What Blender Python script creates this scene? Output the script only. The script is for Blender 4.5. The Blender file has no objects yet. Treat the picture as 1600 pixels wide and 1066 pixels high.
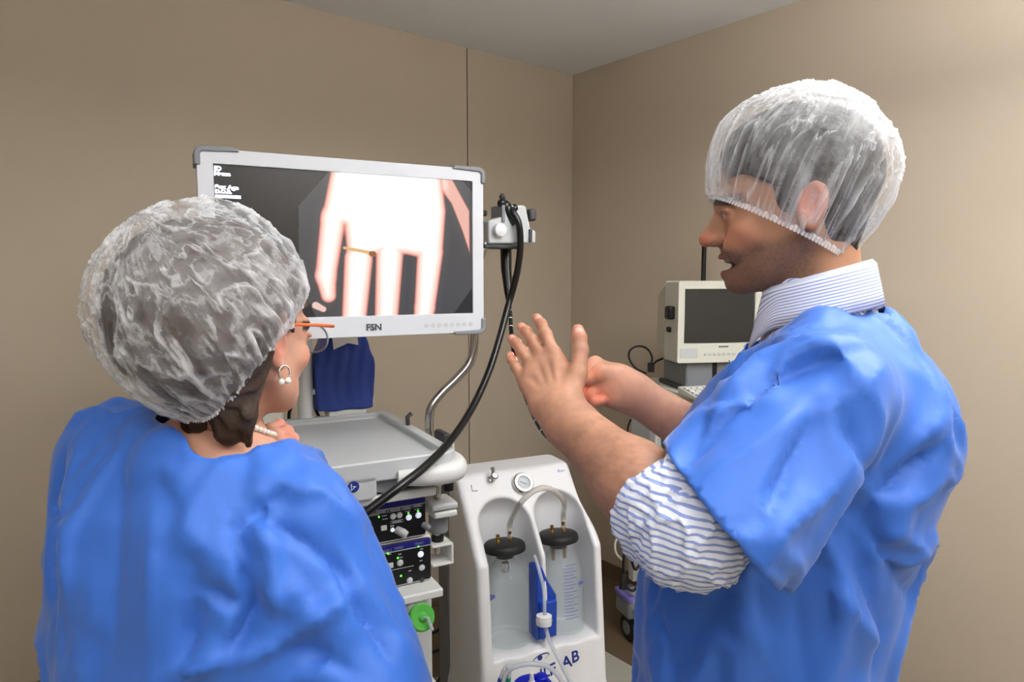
import bpy, bmesh, math, random
import numpy as np
from mathutils import Vector, Matrix

# ---------------------------------------------------------------- camera, world, lights, exposure
FPX = 1067.0                      # focal length in pixels of the 1600x1066 frame
PITCH = math.radians(5.4)         # camera looks slightly down
CAMH = 1.58
SC = bpy.context.scene
COL = SC.collection
cam = bpy.data.cameras.new('camera')
cam.sensor_width = 36.0
cam.lens = 36.0 * FPX / 1600.0
cam.clip_start = 0.02
camo = bpy.data.objects.new('camera', cam)
COL.objects.link(camo)
camo.location = (0, 0, CAMH)
camo.rotation_euler = (math.pi / 2 - PITCH, 0, 0)
SC.camera = camo

world = bpy.data.worlds.new('world')
SC.world = world
world.use_nodes = True
world.node_tree.nodes['Background'].inputs[0].default_value = (0.9, 0.95, 1.0, 1)
world.node_tree.nodes['Background'].inputs[1].default_value = 0.05

SC.view_settings.view_transform = 'Standard'
SC.view_settings.look = 'None'
SC.view_settings.gamma = 1.0
SC.view_settings.use_curve_mapping = False
SC.view_settings.exposure = -0.27
SC.cycles.transparent_max_bounces = 24
SC.cycles.max_bounces = 10

# room frame: corner between the two walls in view, with the directions of the two walls
CORNER = Vector((0.321, 3.716, 0))
WA = Vector((0.777, 0.629, 0)).normalized()      # along the left wall, towards the corner
WB = Vector((WA.y, -WA.x, 0))                    # along the right wall, away from the corner
CEIL = 2.635
ROOM = 4.6
def room(s, t, z=0.0):                           # s metres back along the left wall, t along the right wall
    return CORNER - WA * s + WB * t + Vector((0, 0, z))

LAMPS = [(1.2, 2.6, 15.5), (3.15, 2.75, 6.0), (2.0, 3.9, 9.0)]     # hanging ceiling lamps (s, t, watts)

ADDED_UPLIGHT = 4.2; HANG = 0.42; LAMPCOL = (1.0, 0.98, 0.955)  # upward share added to brighten the ceiling, lamps hung lower to spread it

# ---------------------------------------------------------------- pixel helpers (frame 1600x1066)
def ray(px, py):
    x = (px - 800) / FPX; y = (533 - py) / FPX
    c, s = math.cos(PITCH), math.sin(PITCH)
    return Vector((x, c + y * s, y * c - s))
def P(px, py, d):
    return Vector((0, 0, CAMH)) + ray(px, py) * d
def PZ(px, py, z):
    r = ray(px, py); return Vector((0, 0, CAMH)) + r * ((z - CAMH) / r.z)

# ---------------------------------------------------------------- materials
def srgb(r, g, b):
    f = lambda c: (c / 12.92 if c <= 0.04045 else ((c + 0.055) / 1.055) ** 2.4)
    return (f(r / 255), f(g / 255), f(b / 255), 1)
MATS = {}
def mat(name, rgb, rough=0.5, metal=0.0, var=0.06, scale=30.0, bump=0.0, bscale=200.0, spec=0.5, sheen=0.0,
        trans=0.0, ior=1.45, emit=None, estr=0.0, coat=0.0, alpha=1.0):
    m = bpy.data.materials.new(name); m.use_nodes = True
    nt = m.node_tree; b = nt.nodes['Principled BSDF']
    col = srgb(*rgb)
    b.inputs['Roughness'].default_value = rough
    b.inputs['Metallic'].default_value = metal
    b.inputs['Specular IOR Level'].default_value = spec
    b.inputs['IOR'].default_value = ior
    b.inputs['Transmission Weight'].default_value = trans
    b.inputs['Sheen Weight'].default_value = sheen
    b.inputs['Coat Weight'].default_value = coat
    b.inputs['Alpha'].default_value = alpha
    if emit:
        b.inputs['Emission Color'].default_value = srgb(*emit); b.inputs['Emission Strength'].default_value = estr
    tc = nt.nodes.new('ShaderNodeTexCoord')
    if var > 0:
        n = nt.nodes.new('ShaderNodeTexNoise'); n.inputs['Scale'].default_value = scale; n.inputs['Detail'].default_value = 4
        nt.links.new(tc.outputs['Object'], n.inputs['Vector'])
        mx = nt.nodes.new('ShaderNodeMix'); mx.data_type = 'RGBA'
        mx.inputs['A'].default_value = tuple(c * (1 - var) for c in col[:3]) + (1,)
        mx.inputs['B'].default_value = tuple(min(1, c * (1 + var)) for c in col[:3]) + (1,)
        nt.links.new(n.outputs['Fac'], mx.inputs['Factor'])
        nt.links.new(mx.outputs['Result'], b.inputs['Base Color'])
    else:
        b.inputs['Base Color'].default_value = col
    if bump > 0:
        n2 = nt.nodes.new('ShaderNodeTexNoise'); n2.inputs['Scale'].default_value = bscale; n2.inputs['Detail'].default_value = 3
        nt.links.new(tc.outputs['Object'], n2.inputs['Vector'])
        bp = nt.nodes.new('ShaderNodeBump'); bp.inputs['Strength'].default_value = bump; bp.inputs['Distance'].default_value = 0.002
        nt.links.new(n2.outputs['Fac'], bp.inputs['Height']); nt.links.new(bp.outputs['Normal'], b.inputs['Normal'])
    MATS[name] = m
    return m
def attr_mat(name, rough=0.5, emission=0.0, bump=0.0, bscale=300.0, sss=0.0, spec=0.5):
    m = bpy.data.materials.new(name); m.use_nodes = True
    nt = m.node_tree; b = nt.nodes['Principled BSDF']
    a = nt.nodes.new('ShaderNodeAttribute'); a.attribute_name = 'Col'
    b.inputs['Roughness'].default_value = rough
    b.inputs['Specular IOR Level'].default_value = spec
    if emission > 0:
        b.inputs['Base Color'].default_value = (0.01, 0.01, 0.01, 1)
        nt.links.new(a.outputs['Color'], b.inputs['Emission Color']); b.inputs['Emission Strength'].default_value = emission
    else:
        nt.links.new(a.outputs['Color'], b.inputs['Base Color'])
    if sss > 0:
        b.inputs['Subsurface Weight'].default_value = sss
        b.inputs['Subsurface Radius'].default_value = (1.0, 0.35, 0.2)
        b.inputs['Subsurface Scale'].default_value = 0.006
    if bump > 0:
        tc = nt.nodes.new('ShaderNodeTexCoord')
        n2 = nt.nodes.new('ShaderNodeTexNoise'); n2.inputs['Scale'].default_value = bscale
        nt.links.new(tc.outputs['Object'], n2.inputs['Vector'])
        bp = nt.nodes.new('ShaderNodeBump'); bp.inputs['Strength'].default_value = bump; bp.inputs['Distance'].default_value = 0.001
        nt.links.new(n2.outputs['Fac'], bp.inputs['Height']); nt.links.new(bp.outputs['Normal'], b.inputs['Normal'])
    return m

M_wall = mat('wall_paint', (187, 173, 154), 0.6, var=0.03, scale=3.0, bump=0.05, bscale=400)
M_joint = mat('joint_dark', (96, 82, 64), 0.8)
M_ceil = mat('ceiling_paint', (236, 238, 241), 0.85, var=0.02, scale=2)
M_floor = mat('floor_vinyl', (170, 168, 156), 0.45, var=0.06, scale=8)
M_brown = mat('brown_floor', (104, 88, 68), 0.5, var=0.08, scale=8)
M_white = mat('white_plastic', (226, 227, 230), 0.35, var=0.015)
M_bezel = mat('monitor_grey', (204, 207, 213), 0.4, var=0.015)
M_offw = mat('offwhite_plastic', (214, 215, 212), 0.42, var=0.02)
M_cream = mat('cream_plastic', (205, 205, 193), 0.45, var=0.03)
M_lgrey = mat('light_grey_plastic', (186, 189, 190), 0.45, var=0.02)
M_grey = mat('grey_plastic', (122, 125, 130), 0.5, var=0.03)
M_dgrey = mat('dark_grey_plastic', (58, 59, 62), 0.5, var=0.05)
M_black = mat('black_plastic', (14, 14, 16), 0.35, var=0.1)
M_rubber = mat('black_rubber', (24, 24, 25), 0.55, var=0.1)
M_cable = mat('black_cable', (10, 10, 11), 0.28, var=0.05)
M_chrome = mat('chrome', (190, 188, 184), 0.22, 1.0, var=0.03)
M_brass = mat('brass', (150, 118, 66), 0.35, 1.0, var=0.08)
M_navy = mat('navy_strip', (22, 24, 118), 0.4, var=0.03)
M_blue = mat('blue_plastic', (22, 66, 168), 0.35, var=0.06)
M_royal = mat('royal_blue_plastic', (8, 28, 190), 0.3, var=0.05)
M_bluecloth = mat('blue_cloth', (44, 66, 142), 0.7, var=0.12, scale=12, bump=0.15, bscale=300)
M_paper = mat('paper', (214, 208, 198), 0.8, var=0.04)
M_ink = mat('blue_ink', (24, 48, 128), 0.5, var=0)
M_pink = mat('violet_ink', (84, 96, 190), 0.5, var=0)
M_greyink = mat('grey_ink', (72, 74, 80), 0.5, var=0)
M_whiteink = mat('white_ink', (235, 235, 238), 0.5, var=0)
M_green = mat('green_plastic', (86, 176, 74), 0.25, var=0.06)
M_teal = mat('teal_plastic', (20, 140, 110), 0.3, var=0.05)
M_violet = mat('violet_plastic', (120, 112, 190), 0.4, var=0.04)
M_crt = mat('crt_glass', (52, 52, 50), 0.18, var=0.02)
M_led = mat('green_led', (60, 240, 50), 0.4, var=0, emit=(90, 255, 60), estr=2.5)
M_btn = mat('lit_button', (236, 240, 248), 0.4, var=0, emit=(225, 235, 255), estr=0.55)
M_btn2 = mat('pale_button', (205, 205, 203), 0.4, var=0.02)
M_dial = mat('gauge_dial', (224, 228, 234), 0.4, var=0)
def clear_mat(name, tint, alpha, rough=0.08, ior=1.35):
    m = bpy.data.materials.new(name); m.use_nodes = True
    nt = m.node_tree; nt.nodes.clear()
    out = nt.nodes.new('ShaderNodeOutputMaterial')
    tr = nt.nodes.new('ShaderNodeBsdfTransparent'); tr.inputs[0].default_value = (0.97, 0.98, 0.98, 1)
    pr = nt.nodes.new('ShaderNodeBsdfPrincipled')
    pr.inputs['Base Color'].default_value = srgb(*tint); pr.inputs['Roughness'].default_value = rough
    pr.inputs['IOR'].default_value = ior
    n = nt.nodes.new('ShaderNodeTexNoise'); n.inputs['Scale'].default_value = 14
    mr = nt.nodes.new('ShaderNodeMapRange'); mr.inputs['To Min'].default_value = alpha * 0.85; mr.inputs['To Max'].default_value = alpha * 1.15
    mx = nt.nodes.new('ShaderNodeMixShader')
    nt.links.new(n.outputs['Fac'], mr.inputs['Value']); nt.links.new(mr.outputs['Result'], mx.inputs['Fac'])
    nt.links.new(tr.outputs[0], mx.inputs[1]); nt.links.new(pr.outputs[0], mx.inputs[2]); nt.links.new(mx.outputs[0], out.inputs[0])
    return m
M_glass = clear_mat('jar_glass', (222, 228, 230), 0.085, 0.03, 1.5)
M_hose = clear_mat('clear_hose', (196, 190, 182), 0.5, 0.15, 1.45)
M_thinhose = clear_mat('clear_thin_hose', (205, 210, 220), 0.5, 0.15, 1.45)

# ---------------------------------------------------------------- mesh helpers
class MB:
    def __init__(s): s.v = []; s.f = []
    def add(s, vs, fs):
        o = len(s.v); s.v += [tuple(v) for v in vs]; s.f += [tuple(i + o for i in f) for f in fs]; return s
    def box(s, x0, x1, y0, y1, z0, z1, M=None):
        vs = [Vector((x, y, z)) for z in (z0, z1) for y in (y0, y1) for x in (x0, x1)]
        if M is not None: vs = [M @ v for v in vs]
        return s.add(vs, [(0, 2, 3, 1), (4, 5, 7, 6), (0, 1, 5, 4), (2, 6, 7, 3), (0, 4, 6, 2), (1, 3, 7, 5)])
    def prism(s, pts, n, flip=False):
        # pts: ordered outline (3D), n: extrusion vector
        k = len(pts); pts = [Vector(p) for p in pts]; n = Vector(n)
        vs = pts + [p + n for p in pts]
        fs = [tuple(range(k))[::-1], tuple(range(k, 2 * k))] + [(i, (i + 1) % k, k + (i + 1) % k, k + i) for i in range(k)]
        if flip: fs = [f[::-1] for f in fs]
        return s.add(vs, fs)
    def tube(s, path, r, seg=12, cap=True, closed=False):
        path = [Vector(p) for p in path]; n = len(path)
        rs = r if isinstance(r, (list, tuple)) else [r] * n
        vs = []; prev = None
        for i, p in enumerate(path):
            if closed: t = path[(i + 1) % n] - path[i - 1]
            else: t = (path[min(i + 1, n - 1)] - path[max(i - 1, 0)])
            t.normalize()
            if prev is None:
                a = Vector((0, 0, 1)) if abs(t.z) < 0.9 else Vector((1, 0, 0))
                b1 = t.cross(a).normalized()
            else:
                b1 = (prev - t * prev.dot(t)).normalized()
            prev = b1; b2 = t.cross(b1)
            for k in range(seg):
                a = 2 * math.pi * k / seg
                vs.append(p + (b1 * math.cos(a) + b2 * math.sin(a)) * rs[i])
        fs = []
        m = n if closed else n - 1
        for i in range(m):
            j = (i + 1) % n
            for k in range(seg):
                k2 = (k + 1) % seg
                fs.append((i * seg + k, i * seg + k2, j * seg + k2, j * seg + k))
        if cap and not closed:
            fs.append(tuple(range(seg))[::-1]); fs.append(tuple((n - 1) * seg + k for k in range(seg)))
        return s.add(vs, fs)
    def lathe(s, prof, M=None, seg=32, cap=True):
        # prof: (r, z) list bottom to top, revolved around z then moved by matrix M
        vs = []
        for r, z in prof:
            for k in range(seg):
                a = 2 * math.pi * k / seg; vs.append(Vector((r * math.cos(a), r * math.sin(a), z)))
        if M is not None: vs = [M @ v for v in vs]
        fs = []
        n = len(prof)
        for i in range(n - 1):
            for k in range(seg):
                k2 = (k + 1) % seg
                fs.append((i * seg + k, i * seg + k2, (i + 1) * seg + k2, (i + 1) * seg + k))
        if cap:
            if prof[0][0] > 1e-6: fs.append(tuple(range(seg))[::-1])
            if prof[-1][0] > 1e-6: fs.append(tuple((n - 1) * seg + k for k in range(seg)))
        return s.add(vs, fs)
    def ball(s, c, r, M=None, seg=16, rings=10):
        r3 = r if isinstance(r, (tuple, list)) else (r, r, r)
        prof = [(max(1e-5, math.sin(math.pi * i / rings)), -math.cos(math.pi * i / rings)) for i in range(rings + 1)]
        A = Matrix.Translation(Vector(c)) @ Matrix.Diagonal(Vector((*r3, 1)))
        if M is not None: A = M @ A
        return s.lathe(prof, A, seg, False)
def AX(p, d):
    """matrix whose local z points along d, at p"""
    d = Vector(d).normalized(); return Matrix.Translation(Vector(p)) @ d.to_track_quat('Z', 'Y').to_matrix().to_4x4()
def mesh_obj(name, verts, faces, m, parent=None, smooth=40, bevel=0.0, bseg=2, solid=0.0, subsurf=0):
    me = bpy.data.meshes.new(name)
    me.from_pydata([tuple(v) for v in verts] if not isinstance(verts, np.ndarray) else verts.tolist(), [],
                   faces if not isinstance(faces, np.ndarray) else faces.tolist())
    me.update()
    if m is not None: me.materials.append(m)
    if smooth:
        me.shade_smooth()
        if smooth < 180: me.set_sharp_from_angle(angle=math.radians(smooth))
    o = bpy.data.objects.new(name, me); COL.objects.link(o)
    if parent is not None: o.parent = parent
    if solid: 
        md = o.modifiers.new('solid', 'SOLIDIFY'); md.thickness = solid; md.offset = -1
    if bevel:
        md = o.modifiers.new('bevel', 'BEVEL'); md.width = bevel; md.segments = bseg; md.limit_method = 'ANGLE'; md.angle_limit = math.radians(35)
    if subsurf:
        md = o.modifiers.new('sub', 'SUBSURF'); md.levels = subsurf; md.render_levels = subsurf
    return o
def ob(name, mb, m, parent=None, **k):
    return mesh_obj(name, mb.v, mb.f, m, parent, **k)
def bx(name, m, parent, x0, x1, y0, y1, z0, z1, bevel=0.003, **k):
    return ob(name, MB().box(x0, x1, y0, y1, z0, z1), m, parent, bevel=bevel, **k)
def thing(name, label, cat, loc=(0, 0, 0), rz=0.0, group=None):
    o = bpy.data.objects.new(name, None); COL.objects.link(o)
    o.location = loc; o.rotation_euler = (0, 0, rz); o.empty_display_size = 0.1
    o['label'] = label; o['category'] = cat
    if group: o['group'] = group
    return o
def tag(o, label, cat, group=None):
    o['label'] = label; o['category'] = cat
    if group: o['group'] = group
    return o
def struct(o, label=None):
    o['kind'] = 'structure'
    if label: o['label'] = label
    return o
def spline(pts, n=8, closed=False):
    """Catmull-Rom through pts (3D or tuples), n samples per span"""
    pts = [Vector(p) for p in pts]; out = []
    m = len(pts)
    for i in range(m if closed else m - 1):
        p0 = pts[(i - 1) % m] if (closed or i > 0) else pts[0] * 2 - pts[1]
        p1 = pts[i]; p2 = pts[(i + 1) % m]
        p3 = pts[(i + 2) % m] if (closed or i + 2 < m) else pts[-1] * 2 - pts[-2]
        for k in range(n):
            t = k / n
            out.append(0.5 * ((2 * p1) + (p2 - p0) * t + (2 * p0 - 5 * p1 + 4 * p2 - p3) * t * t + (3 * p1 - p0 - 3 * p2 + p3) * t ** 3))
    if not closed: out.append(pts[-1])
    return out
def rrect(x0, x1, y0, y1, r, n=5):
    out = []
    for cx, cy, a0 in ((x1 - r, y1 - r, 0), (x0 + r, y1 - r, 90), (x0 + r, y0 + r, 180), (x1 - r, y0 + r, 270)):
        for k in range(n + 1):
            a = math.radians(a0 + 90 * k / n); out.append((cx + r * math.cos(a), cy + r * math.sin(a)))
    return out
def text_obj(name, body, size, m, parent, M, depth=0.0006, align='CENTER', bold=0.0, shear=0.0, sx=1.0):
    """flat lettering as a thin mesh; M places the text plane (x right, y up, z out)"""
    cu = bpy.data.curves.new(name, 'FONT'); cu.body = body; cu.size = size; cu.align_x = align; cu.align_y = 'CENTER'
    cu.extrude = depth; cu.offset = bold; cu.shear = shear
    cu.resolution_u = 3
    t = bpy.data.objects.new(name, cu); COL.objects.link(t)
    dg = bpy.context.evaluated_depsgraph_get()
    me = bpy.data.meshes.new_from_object(t.evaluated_get(dg))
    bpy.data.objects.remove(t); bpy.data.curves.remove(cu)
    me.transform(M @ Matrix.Diagonal(Vector((sx, 1, 1, 1))))
    me.materials.clear(); me.materials.append(m)
    o = bpy.data.objects.new(name, me); COL.objects.link(o)
    if parent is not None: o.parent = parent
    return o
def FRONT(x, y, z):
    """plane facing local -y: text x -> +x, text y -> +z, text z -> -y"""
    return Matrix(((1, 0, 0, x), (0, 0, -1, y), (0, 1, 0, z), (0, 0, 0, 1)))

# numpy noise
def _hash(ix, iy, iz, seed):
    h = (ix * 374761393 + iy * 668265263 + iz * 2147483647 + seed * 974711) & 0xFFFFFFFF
    h = ((h ^ (h >> 13)) * 1274126177) & 0xFFFFFFFF
    return ((h ^ (h >> 16)) & 0xFFFF).astype(np.float32) / 32767.5 - 1.0
def vnoise(p, seed=0):
    p = np.asarray(p, dtype=np.float64)
    i = np.floor(p).astype(np.int64); f = p - i; w = f * f * (3 - 2 * f)
    r = 0
    for dx in (0, 1):
        for dy in (0, 1):
            for dz in (0, 1):
                h = _hash(i[:, 0] + dx, i[:, 1] + dy, i[:, 2] + dz, seed)
                r = r + h * (w[:, 0] if dx else 1 - w[:, 0]) * (w[:, 1] if dy else 1 - w[:, 1]) * (w[:, 2] if dz else 1 - w[:, 2])
    return r
def fbm(p, seed=0, octv=4, gain=0.5):
    r = 0; a = 1.0; p = np.asarray(p, dtype=np.float64)
    for k in range(octv):
        r = r + a * vnoise(p * (2.03 ** k) + 17.3 * k, seed + k); a *= gain
    return r
def sst(a, b, x):
    t = np.clip((x - a) / (b - a), 0, 1); return t * t * (3 - 2 * t)
def set_cols(o, rgb):
    """per-vertex colour (linear rgb array) stored as 'Col'"""
    me = o.data; at = me.color_attributes.new('Col', 'FLOAT_COLOR', 'POINT')
    a = np.ones((len(me.vertices), 4), dtype=np.float32); a[:, :3] = rgb
    at.data.foreach_set('color', a.ravel())
# ================================================================ implicit-surface helpers
class Grid:
    def __init__(s, lo, hi, h):
        s.lo = np.array(lo, dtype=np.float32); s.h = float(h)
        s.n = np.ceil((np.array(hi) - s.lo) / h).astype(int) + 1
        s.x = (s.lo[0] + h * np.arange(s.n[0], dtype=np.float32))[:, None, None]
        s.y = (s.lo[1] + h * np.arange(s.n[1], dtype=np.float32))[None, :, None]
        s.z = (s.lo[2] + h * np.arange(s.n[2], dtype=np.float32))[None, None, :]
    @property
    def p(s): return (s.x, s.y, s.z)
class Pts:
    def __init__(s, a):
        a = np.asarray(a, dtype=np.float32); s.p = (a[:, 0], a[:, 1], a[:, 2])
def smin(a, b, k):
    if k <= 0: return np.minimum(a, b)
    h = np.clip(0.5 + 0.5 * (b - a) / k, 0, 1)
    return b + (a - b) * h - k * h * (1 - h)
def smax(a, b, k): return -smin(-a, -b, k)
def ell(g, c, r, R=None):
    x, y, z = g.p; x = x - c[0]; y = y - c[1]; z = z - c[2]
    if R is not None:                                   # rows of R: local axes in the grid's space
        x, y, z = (R[0][0] * x + R[0][1] * y + R[0][2] * z, R[1][0] * x + R[1][1] * y + R[1][2] * z, R[2][0] * x + R[2][1] * y + R[2][2] * z)
    k0 = np.sqrt((x / r[0]) ** 2 + (y / r[1]) ** 2 + (z / r[2]) ** 2) + 1e-6
    k1 = np.sqrt((x / r[0] ** 2) ** 2 + (y / r[1] ** 2) ** 2 + (z / r[2] ** 2) ** 2) + 1e-6
    return k0 * (k0 - 1) / k1
def sph(g, c, r):
    x, y, z = g.p; return np.sqrt((x - c[0]) ** 2 + (y - c[1]) ** 2 + (z - c[2]) ** 2) - r
def cap(g, a, b, ra, rb=None, flat=None):
    """tapered capsule; flat=(axis, factor) squashes the cross-section along a unit axis"""
    rb = ra if rb is None else rb
    x, y, z = g.p
    d = np.array(b, dtype=np.float64) - np.array(a, dtype=np.float64); L2 = float(d @ d) + 1e-12
    px, py, pz = x - a[0], y - a[1], z - a[2]
    t = np.clip((px * d[0] + py * d[1] + pz * d[2]) / L2, 0, 1)
    qx, qy, qz = px - t * d[0], py - t * d[1], pz - t * d[2]
    if flat is not None:
        ax, f = flat
        s = qx * ax[0] + qy * ax[1] + qz * ax[2]
        k = (1.0 / f - 1.0)
        qx = qx + s * ax[0] * k; qy = qy + s * ax[1] * k; qz = qz + s * ax[2] * k
    return np.sqrt(qx * qx + qy * qy + qz * qz) - (ra + (rb - ra) * t)
def rbox(g, c, hs, r, R=None):
    x, y, z = g.p; x = x - c[0]; y = y - c[1]; z = z - c[2]
    if R is not None:
        x, y, z = (R[0][0] * x + R[0][1] * y + R[0][2] * z, R[1][0] * x + R[1][1] * y + R[1][2] * z, R[2][0] * x + R[2][1] * y + R[2][2] * z)
    qx, qy, qz = np.abs(x) - hs[0] + r, np.abs(y) - hs[1] + r, np.abs(z) - hs[2] + r
    return np.sqrt(np.maximum(qx, 0) ** 2 + np.maximum(qy, 0) ** 2 + np.maximum(qz, 0) ** 2) + np.minimum(np.maximum(qx, np.maximum(qy, qz)), 0) - r
def surface_nets(F, lo, h):
    """naive surface nets of a scalar field (negative inside): vertices (n,3), quads (m,4)"""
    F = np.ascontiguousarray(F, dtype=np.float32)
    nx, ny, nz = F.shape
    ins = F < 0
    cnt = np.zeros((nx - 1, ny - 1, nz - 1), np.uint8)
    for dx in (0, 1):
        for dy in (0, 1):
            for dz in (0, 1):
                cnt += ins[dx:nx - 1 + dx, dy:ny - 1 + dy, dz:nz - 1 + dz]
    act = (cnt > 0) & (cnt < 8)
    ii = np.argwhere(act); n = len(ii)
    idx = np.full(act.shape, -1, np.int64); idx[act] = np.arange(n)
    acc = np.zeros((n, 3)); num = np.zeros(n)
    cv = {}
    for dx in (0, 1):
        for dy in (0, 1):
            for dz in (0, 1):
                cv[dx, dy, dz] = F[ii[:, 0] + dx, ii[:, 1] + dy, ii[:, 2] + dz]
    corners = list(cv)
    for a in corners:
        for ax in range(3):
            if a[ax] == 0:
                b = list(a); b[ax] = 1; b = tuple(b)
                fa, fb = cv[a], cv[b]; m = (fa < 0) != (fb < 0)
                t = np.where(m, fa / np.where(fa - fb == 0, 1, fa - fb), 0)
                p = np.tile(np.array(a, float), (n, 1)); p[:, ax] += t
                acc += p * m[:, None]; num += m
    V = (ii + acc / num[:, None]) * h + np.array(lo, float)
    quads = []
    for ax in range(3):
        o1, o2 = [(1, 2), (2, 0), (0, 1)][ax]
        sl0 = [slice(None)] * 3; sl1 = [slice(None)] * 3
        sl0[ax] = slice(0, -1); sl1[ax] = slice(1, None)
        A, B = ins[tuple(sl0)], ins[tuple(sl1)]
        e = np.argwhere(A != B)
        ok = (e[:, o1] > 0) & (e[:, o2] > 0) & (e[:, o1] < F.shape[o1] - 1) & (e[:, o2] < F.shape[o2] - 1)
        e = e[ok]; fl = A[tuple(e.T)]
        c = []
        for (d1, d2) in ((-1, -1), (0, -1), (0, 0), (-1, 0)):
            q = e.copy(); q[:, o1] += d1; q[:, o2] += d2; c.append(idx[tuple(q.T)])
        q = np.stack(c, 1); q[~fl] = q[~fl][:, ::-1]
        quads.append(q)
    Q = np.concatenate(quads); Q = Q[(Q >= 0).all(1)]
    return V, Q
def relax(V, Q, it=2, lam=0.5):
    E = np.concatenate([Q[:, [0, 1]], Q[:, [1, 2]], Q[:, [2, 3]], Q[:, [3, 0]]])
    n = len(V); deg = np.bincount(E.ravel(), minlength=n)[:, None]
    for _ in range(it):
        S = np.stack([np.bincount(E[:, 0], V[E[:, 1], k], n) + np.bincount(E[:, 1], V[E[:, 0], k], n) for k in range(3)], 1)
        V = V + lam * (S / np.maximum(deg, 1) - V)
    return V
def sdf_mesh(fn, lo, hi, h, it=1):
    g = Grid(lo, hi, h); F = np.broadcast_to(fn(g), tuple(g.n)).astype(np.float32)
    V, Q = surface_nets(F, g.lo, h)
    return (relax(V, Q, it) if it else V), Q
def compact(V, Q):
    u = np.unique(Q); mp = np.full(len(V), -1); mp[u] = np.arange(len(u)); return V[u], mp[Q]
# ================================================================ the room
def quad_slab(name, p0, p1, z0, z1, th, n, m):
    """vertical slab from p0 to p1 (floor points), thickness th along n"""
    p0, p1, n = Vector(p0), Vector(p1), Vector(n)
    mb = MB(); up = Vector((0, 0, 1))
    mb.prism([p0 + up * z0, p1 + up * z0, p1 + up * z1, p0 + up * z1], n * th, flip=True)
    return ob(name, mb, m, None, smooth=0)
fl = ob('floor', MB().prism([room(-0.02, -0.02, -0.05), room(ROOM, -0.02, -0.05), room(ROOM, ROOM, -0.05), room(-0.02, ROOM, -0.05)], (0, 0, 0.05)), M_floor, smooth=0)
struct(fl)
ce = ob('ceiling', MB().prism([room(-0.02, -0.02, CEIL), room(ROOM, -0.02, CEIL), room(ROOM, ROOM, CEIL), room(-0.02, ROOM, CEIL)], (0, 0, 0.05)), M_ceil, smooth=0)
struct(ce)
# walls: a dark backing with painted panels standing 8 mm proud so that the joints are real gaps
wl = struct(quad_slab('wall_left', room(ROOM, 0), room(0, 0), 0, CEIL, 0.06, -WB, M_joint))
wr = struct(quad_slab('wall_right', room(0, 0), room(0, ROOM), 0, CEIL, 0.06, WA, M_joint))
wb = struct(quad_slab('wall_back', room(ROOM, ROOM), room(ROOM, 0), 0, CEIL, 0.06, -WA, M_wall))
wf = struct(quad_slab('wall_front', room(0, ROOM), room(ROOM, ROOM), 0, CEIL, 0.06, WB, M_wall))
def seam_s(px, py, on):
    """distance from the corner along a wall for a pixel"""
    r = ray(px, py); n = WB if on == 'L' else -WA
    c0 = Vector((0, 0, CAMH)); t = (CORNER - c0).dot(n) / r.dot(n); q = c0 + r * t
    return ((CORNER - q).dot(WA) if on == 'L' else (q - CORNER).dot(WB)), q.z
S_SEAM = seam_s(729, 200, 'L')[0]
Z_SEAM = seam_s(700, 868, 'L')[1]
g = 0.0028; th = 0.008
def wall_panel(parent, s0, s1, z0, z1, side):
    if side == 'L':
        a, b, n = room(s1, 0), room(s0, 0), WB
    else:
        a, b, n = room(0, s0), room(0, s1), -WA
    up = Vector((0, 0, 1))
    o = ob('wall_panel', MB().prism([a + up * z0, b + up * z0, b + up * z1, a + up * z1], n * th, flip=False), M_wall, parent, smooth=0, bevel=0.0015)
    return o
for s0, s1 in ((0.0, S_SEAM - g), (S_SEAM + g, ROOM)):
    wall_panel(wl, s0, s1, Z_SEAM + g, CEIL, 'L'); wall_panel(wl, s0, s1, 0.0, Z_SEAM - g, 'L')
for s0, s1 in ((th, 2.9 - g), (2.9 + g, ROOM)):
    wall_panel(wr, s0, s1, 0.0, CEIL, 'R')
# brown strips laid on the floor along both walls
def floor_strip(name, a, b, c, d):
    struct(ob(name, MB().prism([a, b, c, d], (0, 0, 0.003)), M_brown, smooth=0))
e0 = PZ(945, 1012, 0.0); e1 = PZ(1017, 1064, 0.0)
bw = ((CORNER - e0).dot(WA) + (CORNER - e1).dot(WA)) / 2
floor_strip('brown_strip_1', room(bw, 0.01), room(bw, ROOM), room(0.01, ROOM), room(0.01, 0.01))
floor_strip('brown_strip_2', room(ROOM, 0.01), room(ROOM, 0.5), room(bw, 0.5), room(bw, 0.01))
for nm, a, b, n in (('baseboard_left', room(ROOM, th), room(0, th), WB), ('baseboard_right', room(th, 0), room(th, ROOM), -WA)):
    struct(ob(nm, MB().prism([a, b, b + Vector((0, 0, 0.08)), a + Vector((0, 0, 0.08))], n * 0.01), M_brown, smooth=0))

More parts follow.
